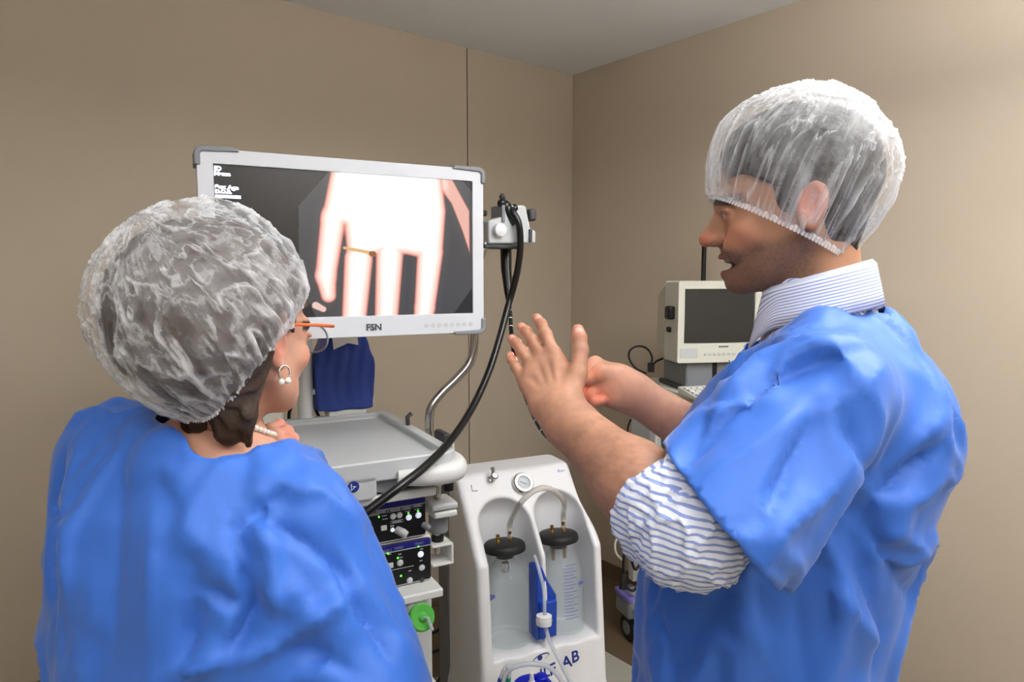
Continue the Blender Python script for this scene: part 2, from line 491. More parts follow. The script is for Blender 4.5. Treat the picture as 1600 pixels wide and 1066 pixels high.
# suspended ceiling lamps (outside the frame): slim housing with a glowing panel below and a stronger uplight above, added to brighten the ceiling
M_diff = mat('lamp_diffuser', (250, 250, 250), 0.5, var=0, emit=(255, 252, 246), estr=2.0)
for i, (s, t, wv) in enumerate(LAMPS):
    c = room(s, t, CEIL - HANG)
    L = thing('ceiling_lamp', ['suspended square lamp hanging nearest the right wall', 'suspended square lamp hanging furthest from the right wall',
              'suspended square lamp hanging furthest from the monitor wall'][i], 'lamp', c, math.atan2(WA.y, WA.x), 'ceiling lamps')
    fr = MB()
    for (x0, x1, y0, y1) in ((-.31, .31, -.31, -.29), (-.31, .31, .29, .31), (-.31, -.29, -.29, .29), (.29, .31, -.29, .29)):
        fr.box(x0, x1, y0, y1, -0.02, 0.02)
    ob('lamp_frame', fr, M_white, L, smooth=0)
    ob('diffuser', MB().box(-.29, .29, -.29, .29, -0.012, 0.012), M_diff, L, smooth=0)
    for x in (-.25, .25): ob('hanger_wire', MB().tube([(x, 0, 0.01), (x, 0, HANG)], 0.002, 6), M_grey, L)
    for nm, z, rx, k in (('lamp_light', -0.022, 0, 1.0), ('added_uplight', 0.022, math.pi, ADDED_UPLIGHT)):
        ld = bpy.data.lights.new(nm, 'AREA'); ld.shape = 'SQUARE'; ld.size = 0.56; ld.energy = wv * k; ld.color = LAMPCOL
        lo = bpy.data.objects.new(nm, ld); COL.objects.link(lo); lo.parent = L; lo.location = (0, 0, z); lo.rotation_euler = (rx, 0, 0)
# ================================================================ endoscopy trolley and what stands on it
YAW = math.radians(28)
CU = Vector((math.cos(YAW), math.sin(YAW), 0)); CV = Vector((-CU.y, CU.x, 0))
TO = PZ(700, 712, 1.17); TO.z = 0
def cart(p):                      # world -> trolley frame
    q = Vector(p) - TO; return Vector((q.dot(CU), q.dot(CV), q.z))
def carty(px, py, yy):            # pixel -> trolley frame on the plane y = yy
    r = ray(px, py); c = Vector((0, 0, CAMH)); t = (yy - (c - TO).dot(CV)) / r.dot(CV); return cart(c + r * t)
def cartx(px, py, xx):
    r = ray(px, py); c = Vector((0, 0, CAMH)); t = (xx - (c - TO).dot(CU)) / r.dot(CU); return cart(c + r * t)

T = thing('endoscopy_trolley', 'white hospital trolley with flat tray top under the big screen', 'trolley', TO, YAW)
def ring_tray(out, inn, z0, zr, zs):
    n = len(out); mb = MB()
    vs = [(x, y, z0) for x, y in out] + [(x, y, zr) for x, y in out] + [(x, y, zr) for x, y in inn] + [(x, y, zs) for x, y in inn]
    fs = [tuple(range(n))[::-1]]
    for k in range(3):
        for i in range(n):
            j = (i + 1) % n; fs.append((k * n + i, k * n + j, (k + 1) * n + j, (k + 1) * n + i))
    fs.append(tuple(range(3 * n, 4 * n)))
    return mb.add(vs, fs)
TW = 0.53
ob('tray_top', ring_tray(rrect(-TW, 0.022, -0.012, 0.535, 0.035, 6), rrect(-TW + 0.03, -0.008, 0.02, 0.505, 0.02, 6), 1.135, 1.182, 1.166), M_lgrey, T, bevel=0.004, smooth=50)
# front lip with a notch and the rounded right-hand grip
lip = [(-TW + 0.02, 1.098), (-0.185, 1.098), (-0.172, 1.106), (-0.172, 1.150), (-TW + 0.02, 1.150)]
ob('front_lip', MB().prism([(x, -0.012, z) for x, z in lip], (0, 0.05, 0)), M_lgrey, T, bevel=0.003)
nt_ = [(-0.172, 1.108), (-0.145, 1.100), (-0.118, 1.100), (-0.105, 1.15), (-0.172, 1.15)]
ob('grip_notch', MB().prism([(x, 0.004, z) for x, z in nt_], (0, 0.04, 0)), M_grey, T, bevel=0.002)
gp = spline([(-0.125, -0.012, 1.138), (-0.06, -0.02, 1.135), (0.005, -0.018, 1.137), (0.030, 0.015, 1.140), (0.032, 0.08, 1.143), (0.024, 0.17, 1.15)], 6)
gm = MB().tube(gp, [0.014 + 0.008 * math.sin(math.pi * i / (len(gp) - 1)) for i in range(len(gp))], 14)
gm.v = [(x, y, 1.138 + (z - 1.138) * 1.15) for x, y, z in gm.v]
ob('grip', gm, M_offw, T, smooth=60)
lc = carty(552, 742, -0.0135)
ob('emblem', MB().lathe([(0.0125, 0), (0.0125, 0.001)], AX((lc.x, -0.0122, lc.z - 0.027), (0, -1, 0)), 24), M_ink, T)
ob('emblem_mark', MB().tube([(lc.x - 0.005, -0.0136, lc.z - 0.020), (lc.x - 0.005, -0.0136, lc.z - 0.034), (lc.x + 0.005, -0.0136, lc.z - 0.026), (lc.x - 0.002, -0.0136, lc.z - 0.026)], 0.0012, 6), M_whiteink, T)
bx('pull_out_shelf', M_offw, T, -TW + 0.03, -0.028, 0.0, 0.43, 1.080, 1.100, 0.005)
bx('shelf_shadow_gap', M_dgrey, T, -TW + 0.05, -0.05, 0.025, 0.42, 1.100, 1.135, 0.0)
bx('lower_shelf', M_offw, T, -TW + 0.02, -0.016, -0.005, 0.44, 0.838, 0.858, 0.004)
bx('back_panel', M_offw, T, -TW + 0.03, -0.05, 0.43, 0.46, 0.30, 1.135, 0.004)
bx('bottom_shelf', M_offw, T, -TW + 0.02, -0.01, 0.0, 0.46, 0.24, 0.27, 0.004)
# curved white column below the lower shelf
col = []
for k in range(13):
    a = math.pi * k / 12; col.append((-0.105 - 0.085 * math.cos(a) * -1 - 0.085 + 0.075, 0.10 - 0.10 * math.sin(a)))
colp = [(-0.20 + 0.185 * k / 12, 0.075 - 0.055 * math.sin(math.pi * k / 12)) for k in range(13)] + [(-0.015, 0.30), (-0.20, 0.30)]
ob('front_column', MB().prism([(x, y, 0.27) for x, y in colp], (0, 0, 0.568)), M_lgrey, T, bevel=0.004, smooth=50)
bx('column_foot', M_offw, T, -0.21, -0.005, -0.005, 0.30, 0.56, 0.585, 0.006)
bx('foot_gap', M_dgrey, T, -0.19, -0.02, 0.03, 0.29, 0.515, 0.56, 0.002)
bx('base', M_offw, T, -TW + 0.01, 0.0, -0.03, 0.48, 0.12, 0.16, 0.01)
for x, y in ((-TW + .06, .02), (-.05, .02), (-TW + .06, .43), (-.05, .43)):
    w = ob('caster', MB().lathe([(0.048, -0.014), (0.05, -0.008), (0.05, 0.008), (0.048, 0.014)], Matrix.Translation((x, y, 0.05)) @ Matrix.Rotation(math.pi / 2, 4, 'Y'), 20), M_rubber, T)
    ob('caster_fork', MB().box(x - .022, x + .022, y - .02, y + .02, 0.095, 0.122), M_grey, w)
for x in (-TW + 0.05, -0.03):
    ob('upright', MB().box(x - .012, x + .012, 0.41, 0.435, 0.16, 1.14), M_offw, T, bevel=0.003)
# right-hand chrome post that carries the scope hanger
post = spline([(0.012, 0.16, 0.60), (0.012, 0.16, 1.0), (0.012, 0.16, 1.24)], 4)
q0 = cartx(669, 668, 0.045); 
pp = [carty(px, py, 0.24) for px, py in ((674, 690), (671, 668), (673, 640), (690, 615), (715, 590), (735, 565), (741, 535), (741, 505), (741, 470))]
hang = [carty(px, py, 0.26) for px, py in ((743, 440), (752, 395), (765, 375), (782, 368))]
ob('chrome_post', MB().tube(spline(pp + hang, 6), 0.0115, 16), M_chrome, T)
ob('lower_chrome_post', MB().tube([(0.012, 0.10, 0.90), (0.012, 0.10, 1.14)], 0.0095, 14), M_chrome, T)
# clamps and holders on the post
c1 = carty(690, 790, 0.08)
bx('clamp', M_lgrey, T, c1.x - .035, c1.x + .032, .05, .13, c1.z - .004, c1.z + .013, .006)
bx('clamp_lower', M_offw, T, c1.x - .03, c1.x + .03, .05, .13, c1.z - .022, c1.z - .006, .005)
c2 = carty(692, 815, 0.10)
ob('grey_sleeve', MB().lathe([(0.022, -0.022), (0.024, -0.02), (0.024, 0.02), (0.022, 0.022)], Matrix.Translation((0.014, 0.10, c2.z)), 20), M_grey, T)
c3 = carty(684, 857, 0.10)
fr = MB()
fr.box(-0.012, 0.042, .07, .14, c3.z - .034, c3.z - .028); fr.box(0.036, 0.042, .07, .14, c3.z - .034, c3.z + .020); fr.box(-0.012, 0.042, .07, .14, c3.z + .014, c3.z + .020)
ob('square_bracket', fr, M_offw, T, bevel=0.002)
ob('post_collar', MB().lathe([(0.015, 0), (0.015, 0.014)], Matrix.Translation((0.012, 0.10, c3.z + 0.02)), 18), M_black, T)
c4 = carty(708, 705, 0.12)
bx('side_latch', M_dgrey, T, 0.032, 0.052, .10, .17, 1.145, 1.195, .006)
bx('latch_plate', M_offw, T, 0.053, 0.060, .10, .15, 1.13, 1.18, .003)
ob('black_grip', MB().tube([(0.026, 0.06, 1.118), (0.026, 0.06, 1.068)], [0.013, 0.012], 14), M_black, T)
ob('hook_stem', MB().box(-0.006, 0.006, .05, .07, 1.085, 1.14), M_offw, T)
ob('tray_peg', MB().tube([(0.01, 0.30, 1.17), (0.008, 0.30, 1.205), (0.02, 0.30, 1.212)], 0.006, 10), M_dgrey, T)
# monitor pole at the back of the tray, with its cable clip
pl = PZ(478, 658, 1.17); pc = cart(pl)
ob('monitor_pole', MB().lathe([(0.034, 1.160), (0.034, 1.172), (0.024, 1.178), (0.0215, 1.19), (0.0215, 1.66)], Matrix.Translation((pc.x, pc.y, 0)), 24), M_offw, T)
bx('cable_clip', M_offw, T, pc.x - .034, pc.x + .030, pc.y - .012, pc.y + .012, 1.245, 1.262, .003)
bx('monitor_mount', M_grey, T, pc.x - .06, pc.x + .06, 0.145, pc.y + .02, 1.60, 1.68, .004)
bx('back_rail', M_offw, T, -TW + 0.01, 0.0, 0.505, 0.56, 1.15, 1.176, .004)

# scope hanger at the head of the chrome post
hc = carty(790, 352, 0.28)
HNG = ob('scope_hanger', MB().prism([(hc.x - .075, .235, hc.z - .055), (hc.x + .072, .235, hc.z - .050), (hc.x + .072, .235, hc.z - .015), (hc.x + .055, .235, hc.z - .012), (hc.x + .04, .235, hc.z + .052), (hc.x - .028, .235, hc.z + .052), (hc.x - .035, .235, hc.z + .018), (hc.x - .075, .235, hc.z + .006)], (0, 0.07, 0)), M_lgrey, T, bevel=0.005)
ob('hanger_knob', MB().lathe([(0.017, 0), (0.019, 0.004), (0.017, 0.016), (0.008, 0.02)], AX((hc.x - .045, .235, hc.z - .018), (0, -1, 0)), 20), M_white, HNG)
bx('hanger_groove', M_grey, HNG, hc.x - .036, hc.x - .026, .231, .30, hc.z + .004, hc.z + .05, .002)
bx('hanger_base', M_dgrey, HNG, hc.x - .085, hc.x + .03, .24, .31, hc.z - .066, hc.z - .055, .003)
bx('hanger_side', M_dgrey, HNG, hc.x + .055, hc.x + .078, .24, .30, hc.z + .012, hc.z + .045, .006)
bx('hanger_slot', M_dgrey, HNG, hc.x + .048, hc.x + .058, .230, .24, hc.z - .048, hc.z - .012, .002)
bx('hanger_block', M_black, HNG, hc.x - .10, hc.x - .07, .25, .30, hc.z + .02, hc.z + .035, .004)

# ---------------------------------------------------------------- big flat monitor
RT = P(755, 265, 1.68); LT = PZ(306, 230, RT.z)
MONW = (RT - LT).length; myaw = math.atan2((RT - LT).y, (RT - LT).x)
MONH = 0.401
mb_c = (RT + LT) / 2; mb_c.z = RT.z - MONH
MON = thing('flat_monitor', 'large pale grey flat monitor showing a pale hand on its screen', 'monitor', mb_c, myaw)
W2 = MONW / 2
def frame_mesh(x0, x1, z0, z1, bx0, bx1, bz0, bz1, y0, y1, r):
    o = rrect(x0, x1, z0, z1, r, 5); n = len(o)
    i = rrect(bx0, bx1, bz0, bz1, 0.001, 5)
    vs = [(x, y0, z) for x, z in o] + [(x, y0, z) for x, z in i] + [(x, y0 + 0.008, z) for x, z in i] + [(x, y1, z) for x, z in o]
    fs = []
    for k in range(n):
        j = (k + 1) % n
        fs.append((k, j, n + j, n + k)[::-1]); fs.append((n + k, n + j, 2 * n + j, 2 * n + k)[::-1]); fs.append((3 * n + k, 3 * n + j, j, k)[::-1])
    fs.append(tuple(range(3 * n, 4 * n))[::-1]); fs.append(tuple(range(2 * n, 3 * n)))
    return MB().add(vs, fs)
BL, BR_, BT, BB = 0.031, 0.029, 0.030, 0.048      # bezel widths
ob('housing', frame_mesh(-W2, W2, 0, MONH, -W2 + BL, W2 - BR_, BB, MONH - BT, 0, 0.055, 0.012), M_bezel, MON, bevel=0.002, smooth=40)
bx('rear_case', M_lgrey, MON, -W2 * .75, W2 * .75, 0.055, 0.085, 0.05, MONH - 0.05, 0.008)
# rubber corner guards
def guard(sx, sz):
    L1, L2, t = 0.082, 0.040, 0.005
    X = W2 + t; Z0 = -t if sz < 0 else MONH + t
    mb = MB(); 
    def q(x, z): return (sx * x, z)
    zin = Z0 - sz * 0.0
    w = 0.012
    if sz > 0: o = [(X, Z0 - L2), (X, Z0 - .014), (X - .004, Z0 - .006), (X - .014, Z0), (X - L1, Z0), (X - L1 - .006, Z0 - w * .75), (X - .016, Z0 - w), (X - w, Z0 - .016), (X - w, Z0 - L2)]
    else: o = [(X, Z0 + L2), (X, Z0 + .014), (X - .004, Z0 + .006), (X - .014, Z0), (X - L1, Z0), (X - L1 - .006, Z0 + w * .75), (X - .016, Z0 + w), (X - w, Z0 + .016), (X - w, Z0 + L2)]
    pts = [(sx * x, -0.004, z) for x, z in o]
    if sx * sz < 0: pts = pts[::-1]
    mb.prism(pts, (0, 0.062, 0), flip=True)
    return ob('corner_guard', mb, M_grey, MON, bevel=0.003)
for sx in (-1, 1):
    for sz in (-1, 1): guard(sx, sz)
text_obj('brand_lettering', 'FSN', 0.021, M_greyink, MON, FRONT(0.040, -0.0012, 0.021), bold=0.0006, sx=1.05)
for k in range(8):
    ob('touch_button', MB().lathe([(0.0055, 0), (0.0055, 0.0008)], AX((0.170 + k * 0.0165, 0.0, 0.021), (0, -1, 0)), 14), M_lgrey, MON)
# picture on the screen: flat emissive print computed on a fine grid
SX0, SX1, SZ0, SZ1 = -W2 + BL, W2 - BR_, BB, MONH - BT
NX, NZ = 420, 236
gx, gz = np.meshgrid(np.linspace(0, 1, NX), np.linspace(0, 1, NZ))
X = gx.ravel() * 16 / 9; Y = 1 - gz.ravel()                    # picture units: height 1, y down
def seg(x, y, a, b, ra, rb):
    d0, d1 = b[0] - a[0], b[1] - a[1]; t = np.clip(((x - a[0]) * d0 + (y - a[1]) * d1) / (d0 * d0 + d1 * d1), 0, 1)
    return np.hypot(x - a[0] - t * d0, y - a[1] - t * d1) - (ra + (rb - ra) * t)
# homography screen pixel -> picture units
_sp = [(335, 255), (737, 284), (736, 488), (345, 502)]
_tp = [(0, 0), (16 / 9, 0), (16 / 9, 1), (0, 1)]
_A = []; _b = []
for (px, py), (tx, ty) in zip(_sp, _tp):
    _A += [[px, py, 1, 0, 0, 0, -tx * px, -tx * py], [0, 0, 0, px, py, 1, -ty * px, -ty * py]]; _b += [tx, ty]
_h = np.linalg.solve(np.array(_A, float), np.array(_b, float))
def scr(px, py):
    w = _h[6] * px + _h[7] * py + 1; return ((_h[0] * px + _h[1] * py + _h[2]) / w, (_h[3] * px + _h[4] * py + _h[5]) / w)
def SS(a, b, ra, rb):
    return seg(X, Y, scr(*a), scr(*b), ra / 210.0, rb / 210.0)
def poly(pts):
    pts = [scr(*p) for p in pts]; d = np.full(len(X), 1e9); sgn = np.ones(len(X)); n = len(pts); j = n - 1
    for i in range(n):
        ex, ey = pts[j][0] - pts[i][0], pts[j][1] - pts[i][1]; wx, wy = X - pts[i][0], Y - pts[i][1]
        t = np.clip((wx * ex + wy * ey) / (ex * ex + ey * ey), 0, 1)
        d = np.minimum(d, (wx - ex * t) ** 2 + (wy - ey * t) ** 2)
        c1 = Y >= pts[i][1]; c2 = Y < pts[j][1]; c3 = ex * wy > ey * wx
        f = (c1 & c2 & c3) | (~c1 & ~c2 & ~c3); sgn = np.where(f, -sgn, sgn); j = i
    return sgn * np.sqrt(d)
palm = poly([(526, 240), (514, 300), (505, 345), (541, 352), (545, 395), (582, 402), (600, 396), (638, 398), (655, 402), (692, 395), (697, 330), (690, 262), (688, 240)])
hand = palm
hand = smin(hand, SS((524, 340), (512, 432), 18, 15), 0.02)
hand = smin(hand, SS((512, 432), (516, 462), 15, 11), 0.02)
hand = smin(hand, SS((563, 405), (555, 505), 21, 18), 0.012)
hand = smin(hand, SS((611, 398), (605, 500), 21, 18), 0.012)
hand = smin(hand, SS((673, 395), (664, 480), 21, 17), 0.012)
hand = smin(hand, SS((664, 480), (662, 495), 17, 16), 0.01)
thumb = poly([(688, 262), (708, 282), (733, 330), (733, 395), (722, 360), (706, 318), (690, 296)])
hand = smin(hand, thumb, 0.01)
octo = poly([(529, 255), (700, 255), (739, 302), (739, 445), (697, 505), (505, 515), (470, 440), (470, 322)])
c_bg = np.array(srgb(30, 30, 33)[:3]); c_oct = np.array(srgb(70, 70, 74)[:3]); 
img = np.tile(c_bg, (len(X), 1))
img = np.where((octo < 0)[:, None], c_oct, img)
sh = sst(0.07, -0.0, hand)                                     # dim glow beside the hand
img = img + (np.array(srgb(88, 84, 84)[:3]) - img) * ((octo < 0) * sh * 0.4)[:, None]
e = -hand
cr = np.array(srgb(215, 128, 118)[:3]); cp = np.array(srgb(255, 205, 190)[:3]); cw = np.array([1.25, 1.22, 1.16])
low = sst(0.55, 1.0, Y)
k1 = sst(0.0, 0.022, e); k2 = sst(0.010, 0.075, e) * (1 - 0.25 * low)
hc_ = cr + (cp - cr) * k1[:, None]; hc_ = hc_ + (cw - hc_) * k2[:, None]
tb = sst(0.0, 0.01, -thumb) * sst(scr(690, 290)[0], scr(705, 290)[0], X)
hc_ = hc_ + (np.array(srgb(236, 180, 166)[:3]) - hc_) * tb[:, None]
knk = sst(0.05, 0.0, np.abs(Y - 0.9)) * sst(scr(545, 450)[0], scr(560, 450)[0], X)
hm = sst(-0.004, 0.004, e) * (octo < 0.005)
img = img + (hc_ - img) * hm[:, None]
ring1 = np.minimum(SS((541, 388), (584, 396), 2.2, 2.2), 9)
img = np.where((ring1 < 0)[:, None], np.array(srgb(222, 176, 120)[:3]), img)
gem = SS((583, 397), (586, 397), 4, 4); img = np.where((gem < 0)[:, None], np.array(srgb(150, 95, 50)[:3]), img)
spot = SS((496, 478), (508, 484), 5, 4); img = np.where((spot < 0)[:, None], np.array(srgb(240, 200, 190)[:3]), img)
shx = gx.ravel() * (SX1 - SX0) + SX0; shz = gz.ravel() * (SZ1 - SZ0) + SZ0
ids = np.arange(NX * NZ).reshape(NZ, NX)
fq = np.stack([ids[:-1, :-1].ravel(), ids[:-1, 1:].ravel(), ids[1:, 1:].ravel(), ids[1:, :-1].ravel()], 1)
M_scr = attr_mat('screen_picture', 0.25, emission=1.2)
so = mesh_obj('screen', np.stack([shx, np.full(len(shx), 0.0055), shz], 1), fq, M_scr, MON, smooth=0)
set_cols(so, img)
M_scrt = mat('screen_text_glow', (240, 245, 255), 0.5, var=0, emit=(236, 240, 255), estr=1.1)
def scr_text(body, px, py, size, sx=1.0):
    tx, ty = scr(px, py)
    text_obj('screen_lettering', body, size, M_scrt, so, FRONT(SX0 + (SX1 - SX0) * tx * 9 / 16, 0.0048, SZ0 + (SZ1 - SZ0) * (1 - ty)), depth=0.0002, align='LEFT', bold=0.0010, sx=sx)
scr_text('ID', 337, 262.5, 0.0125, 1.1); scr_text('Name', 337, 270.5, 0.0105, 1.2)
scr_text('Sex', 338.5, 291.5, 0.0105, 1.3); scr_text('Age', 358.5, 293, 0.0105, 1.25); scr_text('D.O.B.', 338.5, 299, 0.0100, 1.15)
_tx, _ty = scr(338.5, 306.5)
_bx, _bz = SX0 + (SX1 - SX0) * _tx * 9 / 16, SZ0 + (SZ1 - SZ0) * (1 - _ty)
bx('screen_text_bar', M_scrt, so, _bx, _bx + .050, .0046, .0050, _bz - .0035, _bz + .0035, 0)

# ---------------------------------------------------------------- two processor units on the lower shelf
def device(name, label, x0, x1, z0, z1, band):
    D = thing(name, label, 'processor', TO + CU * x1 + CV * 0.05 + Vector((0, 0, z0)), YAW)
    w = x1 - x0; h = z1 - z0
    bx('case', M_offw, D, -w, 0, 0.004, 0.36, 0, h, 0.006)
    o = rrect(-w + .004, -.004, .004, h - .004, .007, 4)
    ob('front_panel', MB().prism([(x, 0.0, z) for x, z in o], (0, 0.006, 0), flip=True), M_black, D, smooth=30)
    bx('blue_strip', M_navy, D, -w + .005, -.005, -0.0012, 0.003, h - band - .004, h - .005, 0.001)
    bx('strip_line', M_lgrey, D, -w + .005, -.005, -0.0014, 0.003, h - band - .006, h - band - .0045, 0)
    bx('bottom_line', M_lgrey, D, -w + .005, -.005, -0.0014, 0.003, .0035, .005, 0)
    def lc(px, py):
        q = carty(px, py, 0.05); return q.x - x1, q.z - z0
    return D, lc
def button(D, c, r, m=M_btn, ring=True):
    b = ob('button', MB().lathe([(r, 0), (r, 0.003), (r * .8, 0.004)], AX((c[0], 0.0, c[1]), (0, -1, 0)), 18), m, D)
    if ring:
        ob('button_ring', MB().tube([(c[0] + r * 1.12 * math.cos(a * math.pi / 10), -0.001, c[1] + r * 1.12 * math.sin(a * math.pi / 10)) for a in range(20)], 0.0006, 5, closed=True), M_lgrey, b)
def led(D, c, r=0.0022):
    ob('indicator_light', MB().ball((c[0], -0.0006, c[1]), (r, 0.0012, r), seg=10, rings=6), M_led, D)
def tagbox(D, c, w, h=0.0065, fill=False):
    x, z = c; t = 0.0007; mb = MB()
    mb.box(x - w / 2, x + w / 2, -0.0012, 0.002, z + h / 2 - t, z + h / 2); mb.box(x - w / 2, x + w / 2, -0.0012, 0.002, z - h / 2, z - h / 2 + t)
    mb.box(x - w / 2, x - w / 2 + t, -0.0012, 0.002, z - h / 2, z + h / 2); mb.box(x + w / 2 - t, x + w / 2, -0.0012, 0.002, z - h / 2, z + h / 2)
    k = int(w / 0.005)
    for i in range(k):
        xa = x - w * .36 + i * (w * .72 / k); mb.box(xa, xa + w * .72 / k * .7, -0.0012, 0.002, z - h * .22, z + h * .22)
    ob('printed_caption', mb, M_lgrey, D, smooth=0)
def dash(D, c, w, h=0.003):
    x, z = c; mb = MB(); k = max(2, int(w / .004))
    for i in range(k): mb.box(x - w / 2 + i * w / k, x - w / 2 + (i + .7) * w / k, -0.0012, 0.002, z - h / 2, z + h / 2)
    ob('printed_mark', mb, M_lgrey, D, smooth=0)
D1, l1 = device('video_processor', 'black-fronted processor with thin navy strip, upper of the two under the tray', -0.44, -0.034, 0.969, 1.071, 0.016)
for px, py, w in ((583, 804, .028), (597, 800, .026), (618, 797, .034), (636, 794, .020), (652, 790, .024)): tagbox(D1, l1(px, py), w)
led(D1, l1(592, 808)); led(D1, l1(638, 802)); led(D1, l1(653, 798.5))
for px, py in ((637, 799), (652, 795.5), (601, 806), (602, 811)): dash(D1, l1(px, py), .013, .002)
button(D1, l1(614, 807), .0062, M_btn2); button(D1, l1(624, 805), .0062, M_btn2)
button(D1, l1(638.5, 808.5), .0064); button(D1, l1(653.5, 805), .0066); button(D1, l1(613, 828), .0046)
c = l1(599.5, 825); bx('square_key', M_btn2, D1, c[0] - .007, c[0] + .007, -0.003, .003, c[1] - .006, c[1] + .006, .0015)
tagbox(D1, l1(620, 815), .030); dash(D1, l1(613, 822), .010, .0035)
c = l1(622, 828); ob('socket_cover', MB().tube([(c[0] - .002, .0, c[1]), (c[0] + .006, -.016, c[1] - .003), (c[0] + .014, -.022, c[1] - .008)], [.009, .010, .008], 14), M_lgrey, D1)
c = l1(662, 820); ob('socket_cover', MB().tube([(c[0] - .002, .0, c[1]), (c[0] + .006, -.012, c[1] - .003), (c[0] + .010, -.014, c[1] - .006)], [.007, .008, .006], 14), M_grey, D1)
D2, l2 = device('light_source', 'black-fronted light source with broad navy strip, resting on the lower trolley shelf', -0.44, -0.022, 0.858, 0.968, 0.017)
for px, py, w in ((600, 862, .035), (623, 856, .022), (655, 849, .022)): tagbox(D2, l2(px, py), w)
bx('divider_line', M_lgrey, D2, l2(590, 895)[0], l2(646, 880)[0], -.0012, .002, l2(646, 884)[1] - .0004, l2(646, 884)[1] + .0004, 0)
for px, py in ((606, 865), (621.5, 872), (653.5, 854), (626.5, 900)): led(D2, l2(px, py), .0026)
for px, py in ((609, 866), (625, 866), (627, 871), (657, 854), (659, 858), (658, 876), (611, 900), (641, 892), (600, 905), (614, 925)): dash(D2, l2(px, py), .008, .0022)
button(D2, l2(657, 866), .0068); button(D2, l2(659, 887), .0064, M_btn2); button(D2, l2(625, 879.5), .0066, M_btn2); button(D2, l2(596, 887), .0064, M_btn2)
button(D2, l2(640, 907), .0064, M_btn2); button(D2, l2(613.5, 914), .0064, M_btn2); button(D2, l2(659, 906), .005, M_dgrey, False)
c = l2(608.5, 884); bx('square_key', M_btn2, D2, c[0] - .009, c[0] + .009, -0.003, .003, c[1] - .006, c[1] + .006, .0015)
c = l2(626, 925); button(D2, c, .003, M_btn2, False)

# ---------------------------------------------------------------- endoscope hanging from the hanger, one end looping round to the man's hand
E_ = thing('endoscope', 'black endoscope with long glossy cables hanging beside the big screen', 'endoscope', P(790, 380, 1.98), 0)
Ei = Matrix.Translation(-Vector(E_.location))
def eob(name, mb, m, par=E_, **k):
    mb.v = [tuple(Ei @ Vector(v)) for v in mb.v]; return ob(name, mb, m, par, **k)
def PD(lst): return [P(*q) for q in lst]
main = PD([(795, 324, 1.86), (803, 334, 1.85), (811, 352, 1.85), (813, 385, 1.86), (809, 420, 1.87), (802, 450, 1.88), (794, 478, 1.88), (780, 530, 1.84), (763, 583, 1.79), (738, 637, 1.71), (706, 686, 1.60), (668, 726, 1.49), (628, 758, 1.42), (585, 791, 1.38), (545, 822, 1.36)])
eob('light_guide_cable', MB().tube(spline(main, 8), 0.0093, 14), M_cable, smooth=180)
ins = PD([(789, 378, 1.95), (790, 410, 1.95), (793, 450, 1.93), (797, 485, 1.90), (799, 520, 1.85), (806, 570, 1.75), (818, 610, 1.66), (838, 658, 1.56), (858, 685, 1.48), (885, 700, 1.40), (915, 690, 1.32), (926, 665, 1.22), (924, 640, 1.14), (920, 615, 1.085), (912, 594, 1.066), (898, 577, 1.060)])
eob('insertion_tube', MB().tube(spline(ins, 8), 0.0058, 12), M_cable, smooth=180)
eob('control_body', MB().tube(PD([(790, 372, 1.95), (791, 420, 1.945), (794, 455, 1.93), (796, 475, 1.92)]), [0.017, 0.0155, 0.012, 0.008], 16), M_cable, smooth=60)
hd = MB(); hd.ball(P(789, 323, 1.86), 0.0175); hd.ball(P(803, 326, 1.87), 0.0125); hd.ball(P(784, 318, 1.85), 0.0125)
hd.tube(PD([(790, 322, 1.86), (797, 336, 1.86), (806, 350, 1.86)]), [0.016, 0.013, 0.011], 12); hd.tube(PD([(815, 352, 1.90), (819, 335, 1.90), (812, 326, 1.89)]), [0.010, 0.011, 0.008], 12)
eob('control_head', hd, M_cable, smooth=60)
eob('suction_valve', MB().lathe([(0.008, 0), (0.008, 0.014), (0.005, 0.018)], AX(P(786, 312, 1.85), (-0.2, -0.7, 0.6)), 14), M_dgrey)
mk = MB()
sp_ = spline(ins, 8)
for i in range(52, 74, 4):
    mk.tube([sp_[i], sp_[i] + (sp_[i + 1] - sp_[i]) * 0.25], 0.00605, 12)
for i in range(24, 34, 3):
    mk.tube([sp_[i], sp_[i] + (sp_[i + 1] - sp_[i]) * 0.22], 0.00605, 12)
eob('depth_marking', mk, M_whiteink, smooth=180)

# ---------------------------------------------------------------- small things behind the monitor
bp = PZ(545, 652, 1.18)
bl = cart(bp)
BAG = thing('cloth_bag', 'dark blue cloth bag with a white paper tag, behind the monitor pole', 'bag', TO + CU * bl.x + CV * (0.545) + Vector((0, 0, 1.196)), YAW)
def bagfn(g_):
    x, y, z = g_.p
    w = 0.082 - 0.030 * sst(0.14, 0.25, z) 
    d = np.maximum(np.abs(x) - w, np.maximum(np.abs(y) - 0.035 + 0.012 * sst(0.12, 0.25, z), np.maximum(-z, z - 0.27)))
    d = d + 0.0
    d = d + 0.0025 * np.sin(x * 190 + 2 * np.sin(z * 20)) * sst(0.0, 0.05, z) + 0.002 * np.sin(x * 75 + z * 30 + 1)
    return d
bv, bq = sdf_mesh(bagfn, (-.1, -.05, -.01), (.1, .05, .29), 0.004, 3)
mesh_obj('bag_body', bv, bq, M_bluecloth, BAG, smooth=180)
tg = [(-.035, .178), (-.040, .232), (-.010, .246), (.030, .250), (.036, .188), (.006, .195)]
ob('paper_tag', MB().prism([(x, -.044, z) for x, z in tg], (0, 0.0015, 0), flip=True), M_paper, BAG, smooth=0)
ob('paper_strip', MB().box(0.012, 0.034, -.040, -.038, .235, .30), M_paper, BAG, smooth=0)
tag(bx('white_box', M_offw, None, -.055, .055, -.03, .035, 0, .02, .004), 'flat white box under the blue cloth bag on the trolley edge', 'box')
